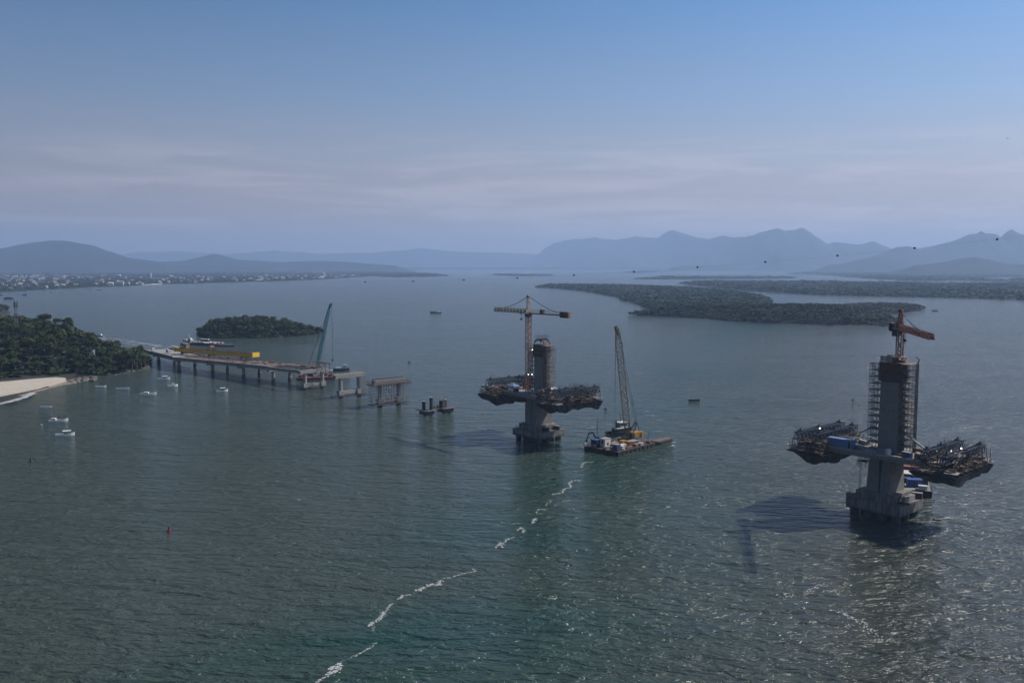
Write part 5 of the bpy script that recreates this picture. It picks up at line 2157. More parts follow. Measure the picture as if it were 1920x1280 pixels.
for fx, h, lab in ((.09, 2.6, 'brown trolley with pale roof riding the left part of the yellow girder'), (.46, 2.6, 'brown trolley tower riding the middle of the yellow girder')):
    z = zg0 + (zg1 - zg0) * fx + 2.98
    q = Fg.thing('girder_trolley', lab, 'trolley', (LG * fx, 2.5, z))
    mb = MB()
    for x in (-1.6, 1.6):
        for y in (-2.6, 2.6):
            mb.beam((x, y, 0), (x * .6, y * .6, h), .35)
    mb.beam((-2, -2.6, .1), (2, -2.6, .1), .4)
    mb.beam((-2, 2.6, .1), (2, 2.6, .1), .4)
    part('frame', mb, M_RUST, q)
    mb = MB()
    mb.b2(-1.4, 1.4, -1.8, 1.8, h - .7, h + .5)
    part('winch_house', mb, M_WOOD, q)
    if fx < .2:
        mb = MB()
        mb.b2(-1.2, 5.6, -1.8, 1.8, h + .7, h + .95)
        part('roof', mb, M_CONC2, q)
        mb = MB()
        mb.b2(2.6, 5.2, -1.5, 1.5, -.2, h + .695)
        part('cabin', mb, M_WOOD, q)
for fx, lab in ((.1, 'dark support leg under the left of the yellow girder'), (.47, 'dark support leg under the middle of the yellow girder'), (.88, 'dark support leg under the free end of the yellow girder')):
    z = zg0 + (zg1 - zg0) * fx
    q = Fg.thing('girder_support', lab, 'support', (LG * fx, 0, z - 1.6))
    for y in (0, 5):
        mb = MB()
        mb.b2(-.7, .7, y - .7, y + .7, 0, 1.69)
        part('leg', mb, M_DARKB, q)
    mb = MB()
    mb.b2(-.5, .5, .71, 4.29, .3, 1.2)
    part('cross_tie', mb, M_DARKB, q)
# things on the first spans
for px, py, z, w, lab, m in ((287, 657.5, 9.4, 1.6, 'small white cabin on the deck near the headland', M_WHITE), (316, 661.0, 9.9, 3.2, 'white van parked on the pale deck left of the girder', M_WHITE)):
    q = at(px, py, z)
    t = thing('site_cabin' if w < 2 else 'parked_van', lab, 'cabin' if w < 2 else 'van', (q.x, q.y, z + .02), AX[0])
    mb = MB()
    mb.b2(-w, w, -1.1, 1.1, .35, 2.4)
    part('body', mb, m, t)
    mb = MB()
    mb.b2(-w * .8, w * .6, -1.12, -1.101, 1.4, 2.0)
    part('window', mb, M_BLACK, t)
    for x in (-w * .65, w * .65):
        for y in (-.95, .95):
            mb = MB()
            mb.tube((x, y - .12, .35), (x, y + .12, .35), .35, 10)
            part('wheel', mb, M_BLACK, t)
mb = MB()
mb.beam((-26, 10.9, 12.4), (0, 10.9, 11.6), 2.6, .12)
for k in range(7):
    mb.beam((-26 + k * 4.3, 10.0, 9), (-26 + k * 4.3, 10.0, 12.2), .2)
o = AB.solo('site_shed', mb, M_CONC2, 'long white open roof along the far side of the first deck span', 'shed', (30, 1.5, -.6))
# fence of props along the far edge of the deck
t = thing('prop_fence', 'row of brown props and stacked forms along the far deck edge before the yellow girder', 'fence', (AB.w(28, 9, 9.4)), AX[0])
for k in range(22):
    mb = MB()
    h = RD.uniform(1.0, 2.2)
    mb.b2(k * 1.35 - .4, k * 1.35 + .4, -.3, .3, 0, h)
    part('form_stack', mb, RD.choice([M_RUST, M_DARKB, M_WOOD, M_FORM]), t)


# ------------------------------------------------------------------ lattice boom cranes
def boom_crane(F, foot, tip, lab, mb_boom, mb_end, name='crawler_crane', w=2.4, mhouse=None, gantry=True, back=(4, 0), rope_to=6.0, n=22, boom_r=0.26):
    t = F.thing(name, lab, 'crane', foot)
    T = Vector(tip) - Vector(foot)
    mhouse = mhouse or M_YEL2
    f0 = Vector((0, 0, 2.2))
    d = (T - f0).normalized()
    Lb = (T - f0).length
    s0, s1 = f0 + d * (Lb * .13), f0 + d * (Lb * .86)
    mb = MB()
    mb.lattice(f0, s0, w * .45, w, 3, boom_r, rb=.24)
    part('boom_foot', mb, mb_end, t)
    for k in range(4):
        mb = MB()
        mb.lattice(s0.lerp(s1, k / 4), s0.lerp(s1, (k + 1) / 4), w, w, n // 4, boom_r, rb=.22)
        part('boom_section', mb, mb_boom, t)
    mb = MB()
    mb.lattice(s1, f0 + d * Lb, w, w * .3, 3, boom_r, rb=.24)
    part('boom_top', mb, mb_boom, t)
    mb = MB()
    side = Vector((back[0], back[1], 0)).normalized()
    mb.beam(T - d * 3.2, T + d * .6 - side * 1.2, .9, 1.0)
    mb.tube(T - side * .9 + Vector((0, -.5, .3)), T - side * .9 + Vector((0, .5, .3)), .55, 8)
    part('boom_head', mb, mb_end, t)
    # undercarriage, house
    bk = Vector((back[0], back[1], 0))
    u = bk.normalized()
    v = Vector((-u.y, u.x, 0))
    ang = math.atan2(u.y, u.x)
    for sg in (-1, 1):
        mb = MB()
        c = v * sg * 2.2
        mb.box((c.x, c.y, .55), (6.5, 1.0, 1.1), ang)
        part('track', mb, M_BLACK, t)
    mb = MB()
    c = u * 2.4
    mb.box((c.x, c.y, 1.25), (8.0, 3.4, .3), ang)
    part('turntable', mb, M_DARKB, t)
    mb = MB()
    c = u * 4.6
    mb.box((c.x, c.y, 2.5), (4.6, 3.2, 2.2), ang)
    part('engine_house', mb, mhouse, t)
    mb = MB()
    c = u * 7.3
    mb.box((c.x, c.y, 2.3), (1.3, 4.0, 2.4), ang)
    part('counterweight', mb, mhouse, t)
    mb = MB()
    c = u * .9 - v * 1.9
    mb.box((c.x, c.y, 2.5), (1.6, 1.3, 1.9), ang)
    part('cab', mb, M_BLACK, t)
    G = u * 5.2 + Vector((0, 0, 7.6))
    mb = MB()
    for sg in (-1, 1):
        mb.beam(u * 1.8 + v * sg * 1.2 + Vector((0, 0, 3.2)), G + v * sg * .6, .32)
        mb.beam(u * 6.0 + v * sg * 1.2 + Vector((0, 0, 3.4)), G + v * sg * .6, .2)
    mb.beam(G - v * .8, G + v * .8, .4)
    part('gantry', mb, M_DARKB, t)
    for sg in (-.8, .8):
        mb = MB()
        mb.beam(G + v * sg * .6, T + v * sg * .5, .11)
        part('pendant', mb, M_BLACK, t)
        mb = MB()
        mid = G.lerp(T, .2)
        mb.beam(mid + v * sg * .6 - Vector((0, 0, .5)), mid + v * sg * .6 + Vector((0, 0, .5)), .3)
        part('bridle', mb, M_RUST, t)
    for k in range(3):
        mb = MB()
        q = T - side * (1.0 + .15 * k)
        mb.beam(q, (q.x + .1 * k, q.y, rope_to + (0 if k == 1 else 1.2)), .07)
        part('hoist_rope', mb, M_BLACK, t)
    q = T - side * 1.15
    mb = MB()
    mb.ball((q.x, q.y, rope_to - .6), .75, 8, 6, 1.2)
    mb.beam((q.x, q.y, rope_to - 1.2), (q.x, q.y, rope_to - 2.2), .2)
    part('hook_block', mb, M_BLACK, t)
    return t


# ---- crane barge beside the left pylon
BL, BN = at(1092, 845), at(1158, 855.5)
FB = Fr((BN.x, BN.y, 0), math.radians(46.5))     # +x along the long side away from the near corner, +y towards the left corner
bgm = FB.thing('barge', 'broad rusty work barge carrying the tall lattice crane', 'barge', (0, 0, 0))
mb = MB()
mb.prism([(0, 0), (27, 0), (27, 18.4), (1.0, 18.4), (0, 17.6)], -.6, 1.72)
part('hull', mb, M_HULL, bgm)
mb = MB()
mb.prism([(.15, .15), (26.9, .15), (26.9, 18.3), (1.05, 18.3), (.15, 17.5)], 1.722, 1.84)
part('deck', mb, M_BARGE, bgm)
for k in range(9):
    mb = MB()
    mb.b2(k * 3 + .2, k * 3 + .9, -.28, -.002, .3, 1.5)
    part('fender', mb, M_BLACK, bgm)
for k in range(5):
    mb = MB()
    mb.b2(-.28, -.002, 1.0 + k * 3.6, 1.7 + k * 3.6, .3, 1.5)
    part('fender', mb, M_BLACK, bgm)
railing(bgm, [(.4, 12, 1.84), (.4, 17.6, 1.84), (3, 18.2, 1.84), (9, 18.2, 1.84)], 1.2, M_WHITE, r=.08)
for k, (x, y) in enumerate(((.9, .9), (26, 1), (1.2, 16.8), (26, 17.2), (13, .8))):
    mb = MB()
    mb.tube((x, y, 1.84), (x, y, 2.5), .25, 8)
    part('bollard', mb, M_BLACK, bgm)
pt = FB.thing('pontoon', 'low brown pontoon with long steel pipes moored behind the crane barge', 'pontoon', (27.4, 0, 0))
mb = MB()
mb.prism([(0, 2.0), (4.5, .2), (13.5, .2), (13.5, 4.5), (8, 5.0), (6, 9), (0, 11)], -.6, 1.1)
part('hull', mb, M_HULL, pt)
mb = MB()
mb.prism([(.1, 2.1), (4.6, .3), (13.4, .3), (13.4, 4.4), (7.9, 4.9), (5.9, 8.9), (.1, 10.9)], 1.102, 1.2)
part('deck', mb, M_BARGE, pt)
for k in range(5):
    mb = MB()
    mb.tube((2.5, .7 + k * .8, 1.5), (13.8, .7 + k * .8, 1.5), .3, 8)
    part('steel_pipe', mb, M_RUST if k % 2 else M_DARKB, pt)
mb = MB()
mb.beam((4.4, 7, 1.2), (4.4, 7, 5.6), .16)
part('mast_pole', mb, M_BLACK, pt)

boomF = Fr((0, 0, 0), 0)
M_YELD = mat('worn_yellow', (0.17, 0.10, 0.035), 0.6, 0.3, 0.9)
cf = FB.w(21.5, 10.5, 1.85)
tipx, tipy, tipz = (1154.5 - 960) / FPX * cf.y * 1.008, cf.y - 4.0, zat(614, cf.x, cf.y - 4.0)
boom_crane(boomF, tuple(cf), (tipx, tipy, tipz), 'tall pale lattice crane with yellow house on the barge', M_CREAM, M_YELD, back=(.55, .45), rope_to=6.5, w=2.5)


def box_thing(F, name, lab, cat, p, size, m, rz=0.0, roof=None, door=True, ribs=0, m2=None):
    t = F.thing(name, lab, cat, p, rz)
    w, d, h = size
    mb = MB()
    mb.b2(-w / 2, w / 2, -d / 2, d / 2, 0, h)
    part('body', mb, m, t)
    mb = MB()
    mb.b2(-w / 2 - .1, w / 2 + .1, -d / 2 - .1, d / 2 + .1, h + .002, h + .14)
    part('roof', mb, roof or m, t)
    if door:
        mb = MB()
        mb.b2(-.45, .45, -d / 2 - .06, -d / 2 - .002, .1, min(2.0, h * .85))
        part('door', mb, M_BLACK, t)
        mb = MB()
        mb.b2(-w / 2 - .06, -w / 2 - .002, -.5, .5, h * .45, h * .8)
        part('window', mb, M_BLACK, t)
    for k in range(ribs):
        x = -w / 2 + (k + .5) * w / ribs
        mb = MB()
        mb.b2(x - .08, x + .08, -d / 2 - .07, -d / 2 - .003, .1, h - .1)
        part('rib', mb, m2 or m, t)
    return t


ZB = 1.85
box_thing(FB, 'deck_cabin', 'grey blue deck cabin at the left end of the crane barge', 'cabin', (2.6, 13.2, ZB), (3.0, 3.2, 3.0), M_BLUE, roof=M_BLUEC)
box_thing(FB, 'deck_cabin', 'white two storey deck cabin on the crane barge', 'cabin', (5.2, 10.4, ZB), (4.0, 2.8, 3.5), M_WHITE, roof=M_CONC2)
box_thing(FB, 'storage_container', 'purple container at the near corner of the crane barge', 'container', (2.1, 2.2, ZB), (2.6, 2.4, 2.6), M_PURP, roof=M_GREY, ribs=5)
box_thing(FB, 'storage_box', 'white box right of the purple container on the barge', 'box', (5.0, 1.6, ZB), (1.9, 1.8, 1.5), M_WHITE, door=False)
box_thing(FB, 'generator', 'pale grey flat topped generator behind the white box on the barge', 'generator', (7.6, 3.4, ZB), (3.4, 2.4, 1.5), M_GREY, roof=M_WHITE)
box_thing(FB, 'fuel_tank', 'bright yellow tank in the middle of the crane barge', 'tank', (10.6, 5.2, ZB), (2.6, 1.8, 2.5), M_YEL2, door=False, ribs=3)
box_thing(FB, 'tool_cage', 'yellow open cage beside the yellow tank on the barge', 'cage', (12.6, 3.4, ZB), (2.2, 1.8, 2.1), M_YEL2, door=False, ribs=4, m2=M_BLACK)
box_thing(FB, 'equipment_shed', 'dark grey low shed below the lattice crane boom', 'shed', (17.0, 4.6, ZB), (4.6, 3.0, 1.6), M_DARKB, roof=M_GREY, door=False)
rdb = random.Random(9)
names = [('timber_stack', 'timber stack', M_WOOD, 'stack of weathered boards'), ('steel_bundle', 'steel bundle', M_RUST, 'bundle of rusty bars'), ('pipe_stack', 'pipe stack', M_DARKB, 'stack of dark pipes'), ('panel_stack', 'panel stack', M_CONC2, 'pile of pale panels')]
spots = [((8.5, 9.0), 0, 'right of the white deck cabin'), ((11.5, 10.5), 3, 'in the centre of the barge'), ((9.5, 14.0), 2, 'near the excavator'), ((14.5, 8.0), 1, 'behind the yellow tank'), ((14.5, 12.5), 0, 'left of the crane tracks'),
         ((5.0, 6.0), 1, 'between purple container and white cabin'), ((21.0, 2.5), 2, 'by the right rim of the barge'), ((24.5, 4.5), 1, 'at the right corner of the barge'), ((15.2, 1.6), 0, 'along the near rim of the barge'), ((2.2, 7.4), 3, 'at the near end of the barge'),
         ((9.4, 1.4), 1, 'beside the near rim of the barge'), ((19, 15.5), 2, 'behind the crane'), ((18.2, 1.6), 3, 'in front of the dark shed')]
for (x, y), k, w in spots:
    nm, ct, m, base = names[k]
    t = FB.thing(nm, base + ' ' + w, ct, (x, y, ZB), rdb.uniform(-.4, .4))
    for q in range(5):
        mb = MB()
        l = rdb.uniform(2.4, 4.2)
        if k in (1, 2):
            mb.tube((-l / 2, (q % 3 - 1) * .5, .25 + .4 * (q // 3)), (l / 2, (q % 3 - 1) * .5, .25 + .4 * (q // 3)), .22, 6)
        else:
            mb.box((0, rdb.uniform(-.15, .15), .12 + .22 * q), (l, 1.5, .18), rdb.uniform(-.1, .1))
        part('bar' if k == 1 else 'pipe' if k == 2 else 'board', mb, m, t)

t = FB.thing('scrap_heap', 'jumble of rusty steel, ropes and boards over the middle of the barge', 'scrap heap', (12, 9, ZB))
for q in range(60):
    mb = MB()
    x, y = rdb.uniform(-9.5, 13), rdb.uniform(-8, 8)
    if (x - 9.5) ** 2 + (y - 1.5) ** 2 < 16:
        continue
    mb.box((x, y, rdb.uniform(.1, .5)), (rdb.uniform(.4, 3.0), rdb.uniform(.25, 1.2), rdb.uniform(.2, .9)), rdb.uniform(0, 3))
    part('scrap_piece', mb, rdb.choice([M_RUST, M_BLACK, M_WOOD, M_DARKB, M_PLY, M_GREY]), t)
# excavator
t = FB.thing('excavator', 'black excavator with raised arm at the back of the crane barge', 'excavator', (8.0, 16.0, ZB), 2.4)
for s in (-1, 1):
    mb = MB()
    mb.b2(-1.8, 1.8, s * 1.1 - .3, s * 1.1 + .3, 0, .8)
    part('track', mb, M_BLACK, t)
mb = MB()
mb.b2(-1.9, 1.2, -1.3, 1.3, .85, 2.0)
part('body', mb, M_BLACK, t)
mb = MB()
mb.b2(-.2, 1.2, .1, 1.2, 2.0, 3.1)
part('cab', mb, M_BLACK, t)
mb = MB()
mb.beam((1.0, -.3, 1.8), (2.6, -.3, 5.0), .5, .6)
mb.beam((2.6, -.3, 5.0), (4.2, -.3, 4.6), .45, .55)
part('boom', mb, M_BLACK, t)
mb = MB()
mb.beam((4.2, -.3, 4.7), (5.2, -.3, 1.8), .35, .45)
part('arm', mb, M_BLACK, t)
mb = MB()
mb.prism([(4.9, -.8), (5.7, -.8), (5.7, .2), (4.9, .2)], .9, 1.7)
part('bucket', mb, M_BLACK, t)
t = FB.thing('radio_mast', 'thin dark pole rising beside the excavator on the crane barge', 'mast', (9.6, 18.0, ZB))
mb = MB()
mb.beam((0, 0, 0), (0, 0, 11), .16)
mb.beam((-.5, 0, 9.5), (.5, 0, 9.5), .1)
part('pole', mb, M_BLACK, t)

# tug moored behind the barge
tgp = at(1163, 815)
FT = Fr((tgp.x, tgp.y, 0), math.radians(35))
t = FT.thing('tugboat', 'dark hulled tugboat with white bridge moored behind the crane barge', 'boat', (0, 0, 0))
mb = MB()
mb.hull(15, 5.2, 2.2, -.4, bow=.6, sheer=.5)
part('hull', mb, M_BLACK, t)
mb = MB()
mb.b2(-3.5, 3.2, -1.9, 1.9, 1.1, 3.4)
part('deckhouse', mb, M_DARKB, t)
mb = MB()
mb.b2(-3.9, 3.6, -2.3, 2.3, 3.402, 3.62)
mb.b2(-1.9, 2.9, -1.9, 1.9, 5.9, 6.1)
part('roof', mb, M_WHITE, t)
mb = MB()
mb.b2(-1.4, 2.4, -1.5, 1.5, 3.622, 5.898)
part('wheelhouse', mb, M_GREY, t)
mb = MB()
mb.b2(-1.3, 2.3, -1.56, -1.502, 4.6, 5.4)
part('window', mb, M_BLACK, t)
mb = MB()
mb.beam((0, 0, 6.1), (0, 0, 10), .15)
mb.beam((-2.6, 0, 3.6), (-2.6, 0, 7.0), .5)
part('mast', mb, M_BLACK, t)

# ---- work barge behind the nearest pylon
q0, q1, q2 = at(1746, 934), at(1737, 888), at(1690, 884)
FW = Fr((q0.x, q0.y, 0), math.atan2(q1.y - q0.y, q1.x - q0.x))      # +x away along the right side, +y to the left
LW = (q1 - q0).length * .96
wb_ = FW.thing('barge', 'cluttered work barge moored behind the nearest pylon', 'barge', (0, 0, 0))
mb = MB()
mb.b2(0, LW, 0, 15, -.6, 2.3)
part('hull', mb, M_HULL, wb_)
mb = MB()
mb.b2(.12, LW - .12, .12, 14.88, 2.302, 2.42)
part('deck', mb, M_CONC2, wb_)
for k in range(8):
    mb = MB()
    mb.b2(1 + k * LW / 8.5, 2.2 + k * LW / 8.5, -.35, -.003, .2, 2.0)
    part('fender', mb, M_BLACK, wb_)
railing(wb_, [(0.3, .3, 2.42), (LW - .3, .3, 2.42)], 1.2, M_TUBE)
ZW = 2.43
box_thing(FW, 'storage_container', 'deep blue container on the barge behind the nearest pylon', 'container', (5.0, 5.2, ZW), (2.6, 4.6, 2.5), M_BLUEC, rz=0.25, ribs=0)
box_thing(FW, 'work_shed', 'white roofed shed with dark machinery on the barge behind the pylon', 'shed', (17.5, 8.6, ZW), (6.0, 6.0, 2.0), M_DARKB, roof=M_WHITE)
box_thing(FW, 'orange_container', 'rusty orange container far back on the barge behind the pylon', 'container', (21.0, 2.2, ZW), (4.0, 2.6, 2.8), M_ORANGE2, ribs=6)
box_thing(FW, 'red_rack', 'long rusty red rack at the back end of the barge', 'rack', (26.5, 8.5, ZW), (3.4, 10.5, 2.4), M_ORANGE, ribs=4)
box_thing(FW, 'machine_box', 'dark machine with white hood by the right rim of the barge', 'machine', (9.5, 1.8, ZW), (3.6, 2.2, 2.2), M_DARKB, roof=M_WHITE)
box_thing(FW, 'machine_box', 'dark compressor between blue container and white shed', 'machine', (10.5, 7.2, ZW), (2.6, 2.2, 1.5), M_BLACK, door=False)
box_thing(FW, 'storage_box', 'white box at the near rim of the barge behind the pylon', 'box', (1.8, 2.6, ZW), (1.8, 2.6, 1.2), M_WHITE, door=False)
box_thing(FW, 'storage_box', 'brown crate on the far rim beside the red rack', 'box', (23.0, 12.5, ZW), (2.2, 2.4, 1.3), M_RUST, door=False)
rdw = random.Random(21)
for (x, y), k, w in (((13.5, 3.0), 1, 'beside the dark machine'), ((7.5, 10.0), 0, 'left of the blue container'), ((13.0, 11.5), 2, 'behind the compressor'), ((2.5, 9.5), 3, 'at the near end behind the footing'), ((20, 6), 1, 'right of the white shed')):
    nm, ct, m, base = names[k]
    t = FW.thing(nm, base + ' ' + w + ' on the work barge', ct, (x, y, ZW), rdw.uniform(-.4, .4))
    for q in range(5):
        mb = MB()
        l = rdw.uniform(2.4, 4.2)
        if k in (1, 2):
            mb.tube((-l / 2, (q % 3 - 1) * .5, .25 + .4 * (q // 3)), (l / 2, (q % 3 - 1) * .5, .25 + .4 * (q // 3)), .22, 6)
        else:
            mb.box((0, rdw.uniform(-.15, .15), .12 + .22 * q), (l, 1.5, .18), rdw.uniform(-.1, .1))
        part('bar' if k == 1 else 'pipe' if k == 2 else 'board', mb, m, t)

# ---- red barge with teal crane behind the viaduct
r0, r1 = at(557, 714), at(628, 711.5)
FG = Fr((r0.x, r0.y, 0), math.atan2(r1.y - r0.y, r1.x - r0.x))
LR = (r1 - r0).length
gb = FG.thing('barge', 'rusty red barge carrying the teal crane behind the deck end', 'barge', (0, 0, 0))
mb = MB()
mb.b2(0, LR, 0, 13, -.6, 1.9)
part('hull', mb, M_HULL, gb)
mb = MB()
mb.b2(.1, LR - .1, .1, 12.9, 1.902, 2.0)
part('deck', mb, M_REDH, gb)
mb = MB()
mb.b2(5, LR - .2, -.15, -.003, .5, 1.85)
part('side_plate', mb, M_REDH, gb)
for k in range(7):
    nm, ct, m, base = names[k % 4]
    t = FG.thing(nm, base + (' at the left end', ' left of centre', ' near the middle', ' right of the middle', ' at the right end', ' by the near rim', ' by the far rim')[k] + ' of the red barge', ct, (2.5 + k * 3.3, 2.5 + (k % 3) * 3, 2.0), rdw.uniform(-.4, .4))
    for q in range(4):
        mb = MB()
        l = rdw.uniform(2.4, 3.6)
        mb.box((0, rdw.uniform(-.15, .15), .2 + .4 * q), (l, 1.5, .34), rdw.uniform(-.1, .1))
        part('bar', mb, m if k % 2 else M_REDH, t)
box_thing(FG, 'deck_cabin', 'white deck cabin at the right end of the red barge', 'cabin', (LR - 2.2, 8, 2.0), (2.6, 3.0, 3.6), M_WHITE)
gc = FG.w(13.0, 7.5, 2.0)
gtip = Vector(((621 - 960) / FPX * (gc.y - 2) * 1.006, gc.y - 2, zat(570, gc.x, gc.y - 2)))
boom_crane(boomF, tuple(gc), tuple(gtip), 'teal lattice boom crane rising behind the open end of the viaduct', M_TEAL, M_TEAL, back=(-.8, .2), rope_to=12.0, w=1.8, mhouse=M_TEAL, boom_r=.32)
ws = at(640, 695)
FS = Fr((ws.x, ws.y, 0), .15)
t = FS.thing('workboat', 'small work boat with white cabin behind the end of the viaduct', 'boat', (0, 0, 0))
mb = MB()
mb.hull(12, 4, 2.0, -.4)
part('hull', mb, M_BLACK, t)
mb = MB()
mb.b2(1.5, 4.0, -1.3, 1.3, 1.2, 4.6)
part('wheelhouse', mb, M_WHITE, t)
mb = MB()
mb.b2(-4, 1.4, -1.5, 1.5, 1.3, 2.6)
part('deck_load', mb, M_WHITE, t)

# ------------------------------------------------------------------ ferry and its cars
fe0, fe1 = at(334, 645.5), at(433, 650.5)
FF = Fr((fe0.x, fe0.y, 0), math.atan2(fe1.y - fe0.y, fe1.x - fe0.x))
LF = (fe1 - fe0).length
fy = FF.thing('car_ferry', 'long open deck car ferry crossing behind the yellow girder', 'ferry', (0, 0, 0))
mb = MB()
mb.prism([(0, 3), (4, 0), (LF - 9, 0), (LF, 4.5), (LF, 7.5), (LF - 9, 12), (4, 12), (0, 9)], -.5, 1.5)
part('hull', mb, M_HULL, fy)
mb = MB()
mb.prism([(.2, 3.1), (4.1, .2), (LF - 9.1, .2), (LF - .2, 4.6), (LF - .2, 7.4), (LF - 9.1, 11.8), (4.1, 11.8), (.2, 8.9)], 1.502, 1.6)
part('deck', mb, M_DARKB, fy)
mb = MB()
mb.b2(13.0, 16.8, -.5, 3.2, 1.602, 5.0)
part('bridge_house', mb, M_GREY, fy)
mb = MB()
mb.frustum((15, 1.3), (3.4, 3.0), (2.2, 2.0), 5.002, 6.9)
part('wheelhouse', mb, M_WHITE, fy)
mb = MB()
mb.beam((14.6, 1.3, 6.9), (13.6, 1.3, 10.2), .22)
part('mast', mb, M_WHITE, fy)
mb = MB()
mb.b2(19.5, 30.5, 9.2, 11.6, 5.0, 5.5)
part('passenger_roof', mb, M_WHITE, fy)
mb = MB()
mb.b2(20, 30, 9.4, 11.4, 1.602, 4.995)
part('passenger_saloon', mb, M_DARKB, fy)
railing(fy, [(4, .3, 1.6), (LF - 9, .3, 1.6), (LF - .5, 4.6, 1.6)], 1.1, M_WHITE)


def car_mesh(col, name):
    mb = MB()
    mb.prism([(-2.1, -.85), (2.0, -.85), (2.15, -.6), (2.15, .6), (2.0, .85), (-2.1, .85)], .35, .95)
    mb.frustum((-.1, 0), (2.8, 1.6), (1.9, 1.35), .952, 1.45, (-.1, 0))
    mb.m = 1
    for x in (-1.3, 1.3):
        for y in (-.78, .78):
            mb.tube((x, y - .1, .33), (x, y + .1, .33), .33, 8)
    return mb.mesh('car', [mat('car_' + name, col, .35, .05), M_BLACK])


CARS = [(n, car_mesh(c, n)) for n, c in (('white', (.6, .6, .6)), ('silver', (.35, .36, .37)), ('black', (.03, .03, .03)), ('red', (.25, .03, .03)), ('blue', (.04, .08, .2)))]
k = 0
for r in range(4):
    for cidx in range(9):
        x = 18.5 + cidx * 3.6 + (r % 2) * .8 if r else 18.5 + cidx * 3.2
        y = 1.6 + r * 2.5
        if x > LF - 4 - abs(y - 6) * 1.4 or (x < 31 and y > 8.5) or (r == 2 and cidx in (3, 4)):
            continue
        nm, me = CARS[random.choices(range(5), (6, 3, 3, 1, 1))[0]]
        o = link('car', me)
        o.location = FF.w(x, y, 1.6)
        o.rotation_euler = (0, 0, FF.rz + random.uniform(-.06, .06))
        o.scale = (.85, 1.1, 1.15)
        rown = ('in the row along the near rail', 'in the second row', 'in the third row', 'in the far row')[r]
        tagit(o, '%s car %s of the ferry, %s' % (nm, rown, 'aft of midships' if x < 28 else 'midships' if x < 38 else 'near the bow'), 'car', 'cars on the ferry')
for x, y, lab in ((6.5, 4.0, 'white box truck at the stern of the ferry'), (9.8, 8.0, 'second box truck right of the stern truck on the ferry')):
    t = FF.thing('box_truck', lab, 'truck', (x, y, 1.6), 0)
    mb = MB()
    mb.b2(-2.8, 1.4, -1.15, 1.15, .9, 3.3)
    part('cargo_box', mb, M_WHITE, t)
    mb = MB()
    mb.b2(1.5, 2.9, -1.05, 1.05, .6, 2.4)
    part('cab', mb, M_GREY, t)
    for wx in (-1.9, 2.1):
        for wy in (-1, 1):
            mb = MB()
            mb.tube((wx, wy - .15, .45), (wx, wy + .15, .45), .45, 8)
            part('wheel', mb, M_BLACK, t)


# ------------------------------------------------------------------ boats
def boat(px, py, Ln, B, rz, lab, style, hull=M_BOAT, cat='boat', name='fishing_boat', group=None):
    p = at(px, py)
    t = thing(name, lab, cat, (p.x, p.y, 0), rz, group)
    mb = MB()
    mb.hull(Ln, B, min(1.6, Ln * .13), -.12, sheer=.7 if style != 'skiff' else .35)
    part('hull', mb, hull, t)
    mb = MB()
    mb.prism([(-Ln * .42, -B * .32), (Ln * .22, -B * .32), (Ln * .36, 0), (Ln * .22, B * .32), (-Ln * .42, B * .32)], Ln * .035, Ln * .05)
    part('floor', mb, M_WOOD if style == 'skiff' else M_DARKB, t)
    if style == 'skiff':
        for x in (-.25, .02, .22):
            mb = MB()
            mb.b2(Ln * x - .15, Ln * x + .15, -B * .38, B * .38, Ln * .075, Ln * .09)
            part('thwart', mb, M_WOOD, t)
    if style in ('cabin', 'trawl', 'launch'):
        x0, x1 = {'cabin': (-.30, .02), 'trawl': (-.38, -.12), 'launch': (-.06, .2)}[style]
        mb = MB()
        mb.frustum(((x0 + x1) / 2 * Ln, 0), ((x1 - x0) * Ln, B * .62), ((x1 - x0) * Ln * .85, B * .55), Ln * .05, Ln * .05 + 1.5)
        part('cabin', mb, M_BOAT, t)
        mb = MB()
        mb.b2(x0 * Ln + .2, x1 * Ln - .2, -B * .32, -B * .292, Ln * .05 + .7, Ln * .05 + 1.2)
        part('window', mb, M_BLACK, t)
    if style == 'canopy':
        mb = MB()
        mb.b2(-Ln * .12, Ln * .3, -B * .42, B * .42, Ln * .05 + 1.9, Ln * .05 + 2.02)
        part('canopy', mb, M_BOAT, t)
        for x in (-.11, .29):
            for y in (-.38, .38):
                mb = MB()
                mb.beam((Ln * x, B * y, Ln * .1), (Ln * x, B * y, Ln * .05 + 1.9), .09)
                part('post', mb, M_GREY, t)
        mb = MB()
        mb.b2(-Ln * .05, Ln * .15, -B * .25, B * .25, Ln * .05, Ln * .05 + .9)
        part('engine_box', mb, M_BLACK, t)
    if style == 'trawl':
        mb = MB()
        for x in (.0, .3):
            for y in (-.35, .35):
                mb.beam((Ln * x, B * y, Ln * .1), (Ln * x + .2, B * y * .7, 2.9), .1)
        mb.beam((0.2, 0, 2.9), (Ln * .3 + .2, 0, 3.1), .1)
        mb.beam((Ln * .3, -B * .35, 2.2), (Ln * .0, B * .35, 2.4), .08)
        mb.beam((Ln * .15, 0, .8), (Ln * .38, 0, 3.6), .1)
        part('net_frame', mb, M_BLACK, t)
        mb = MB()
        mb.ball((Ln * .12, 0, Ln * .08), B * .28, 8, 5, .5)
        part('net_heap', mb, M_DARKB, t)
    mb = MB()
    mb.b2(-Ln * .5 - .3, -Ln * .5 + .1, -.25, .25, .1, 1.0)
    part('outboard_motor', mb, M_BLACK, t)
    return t


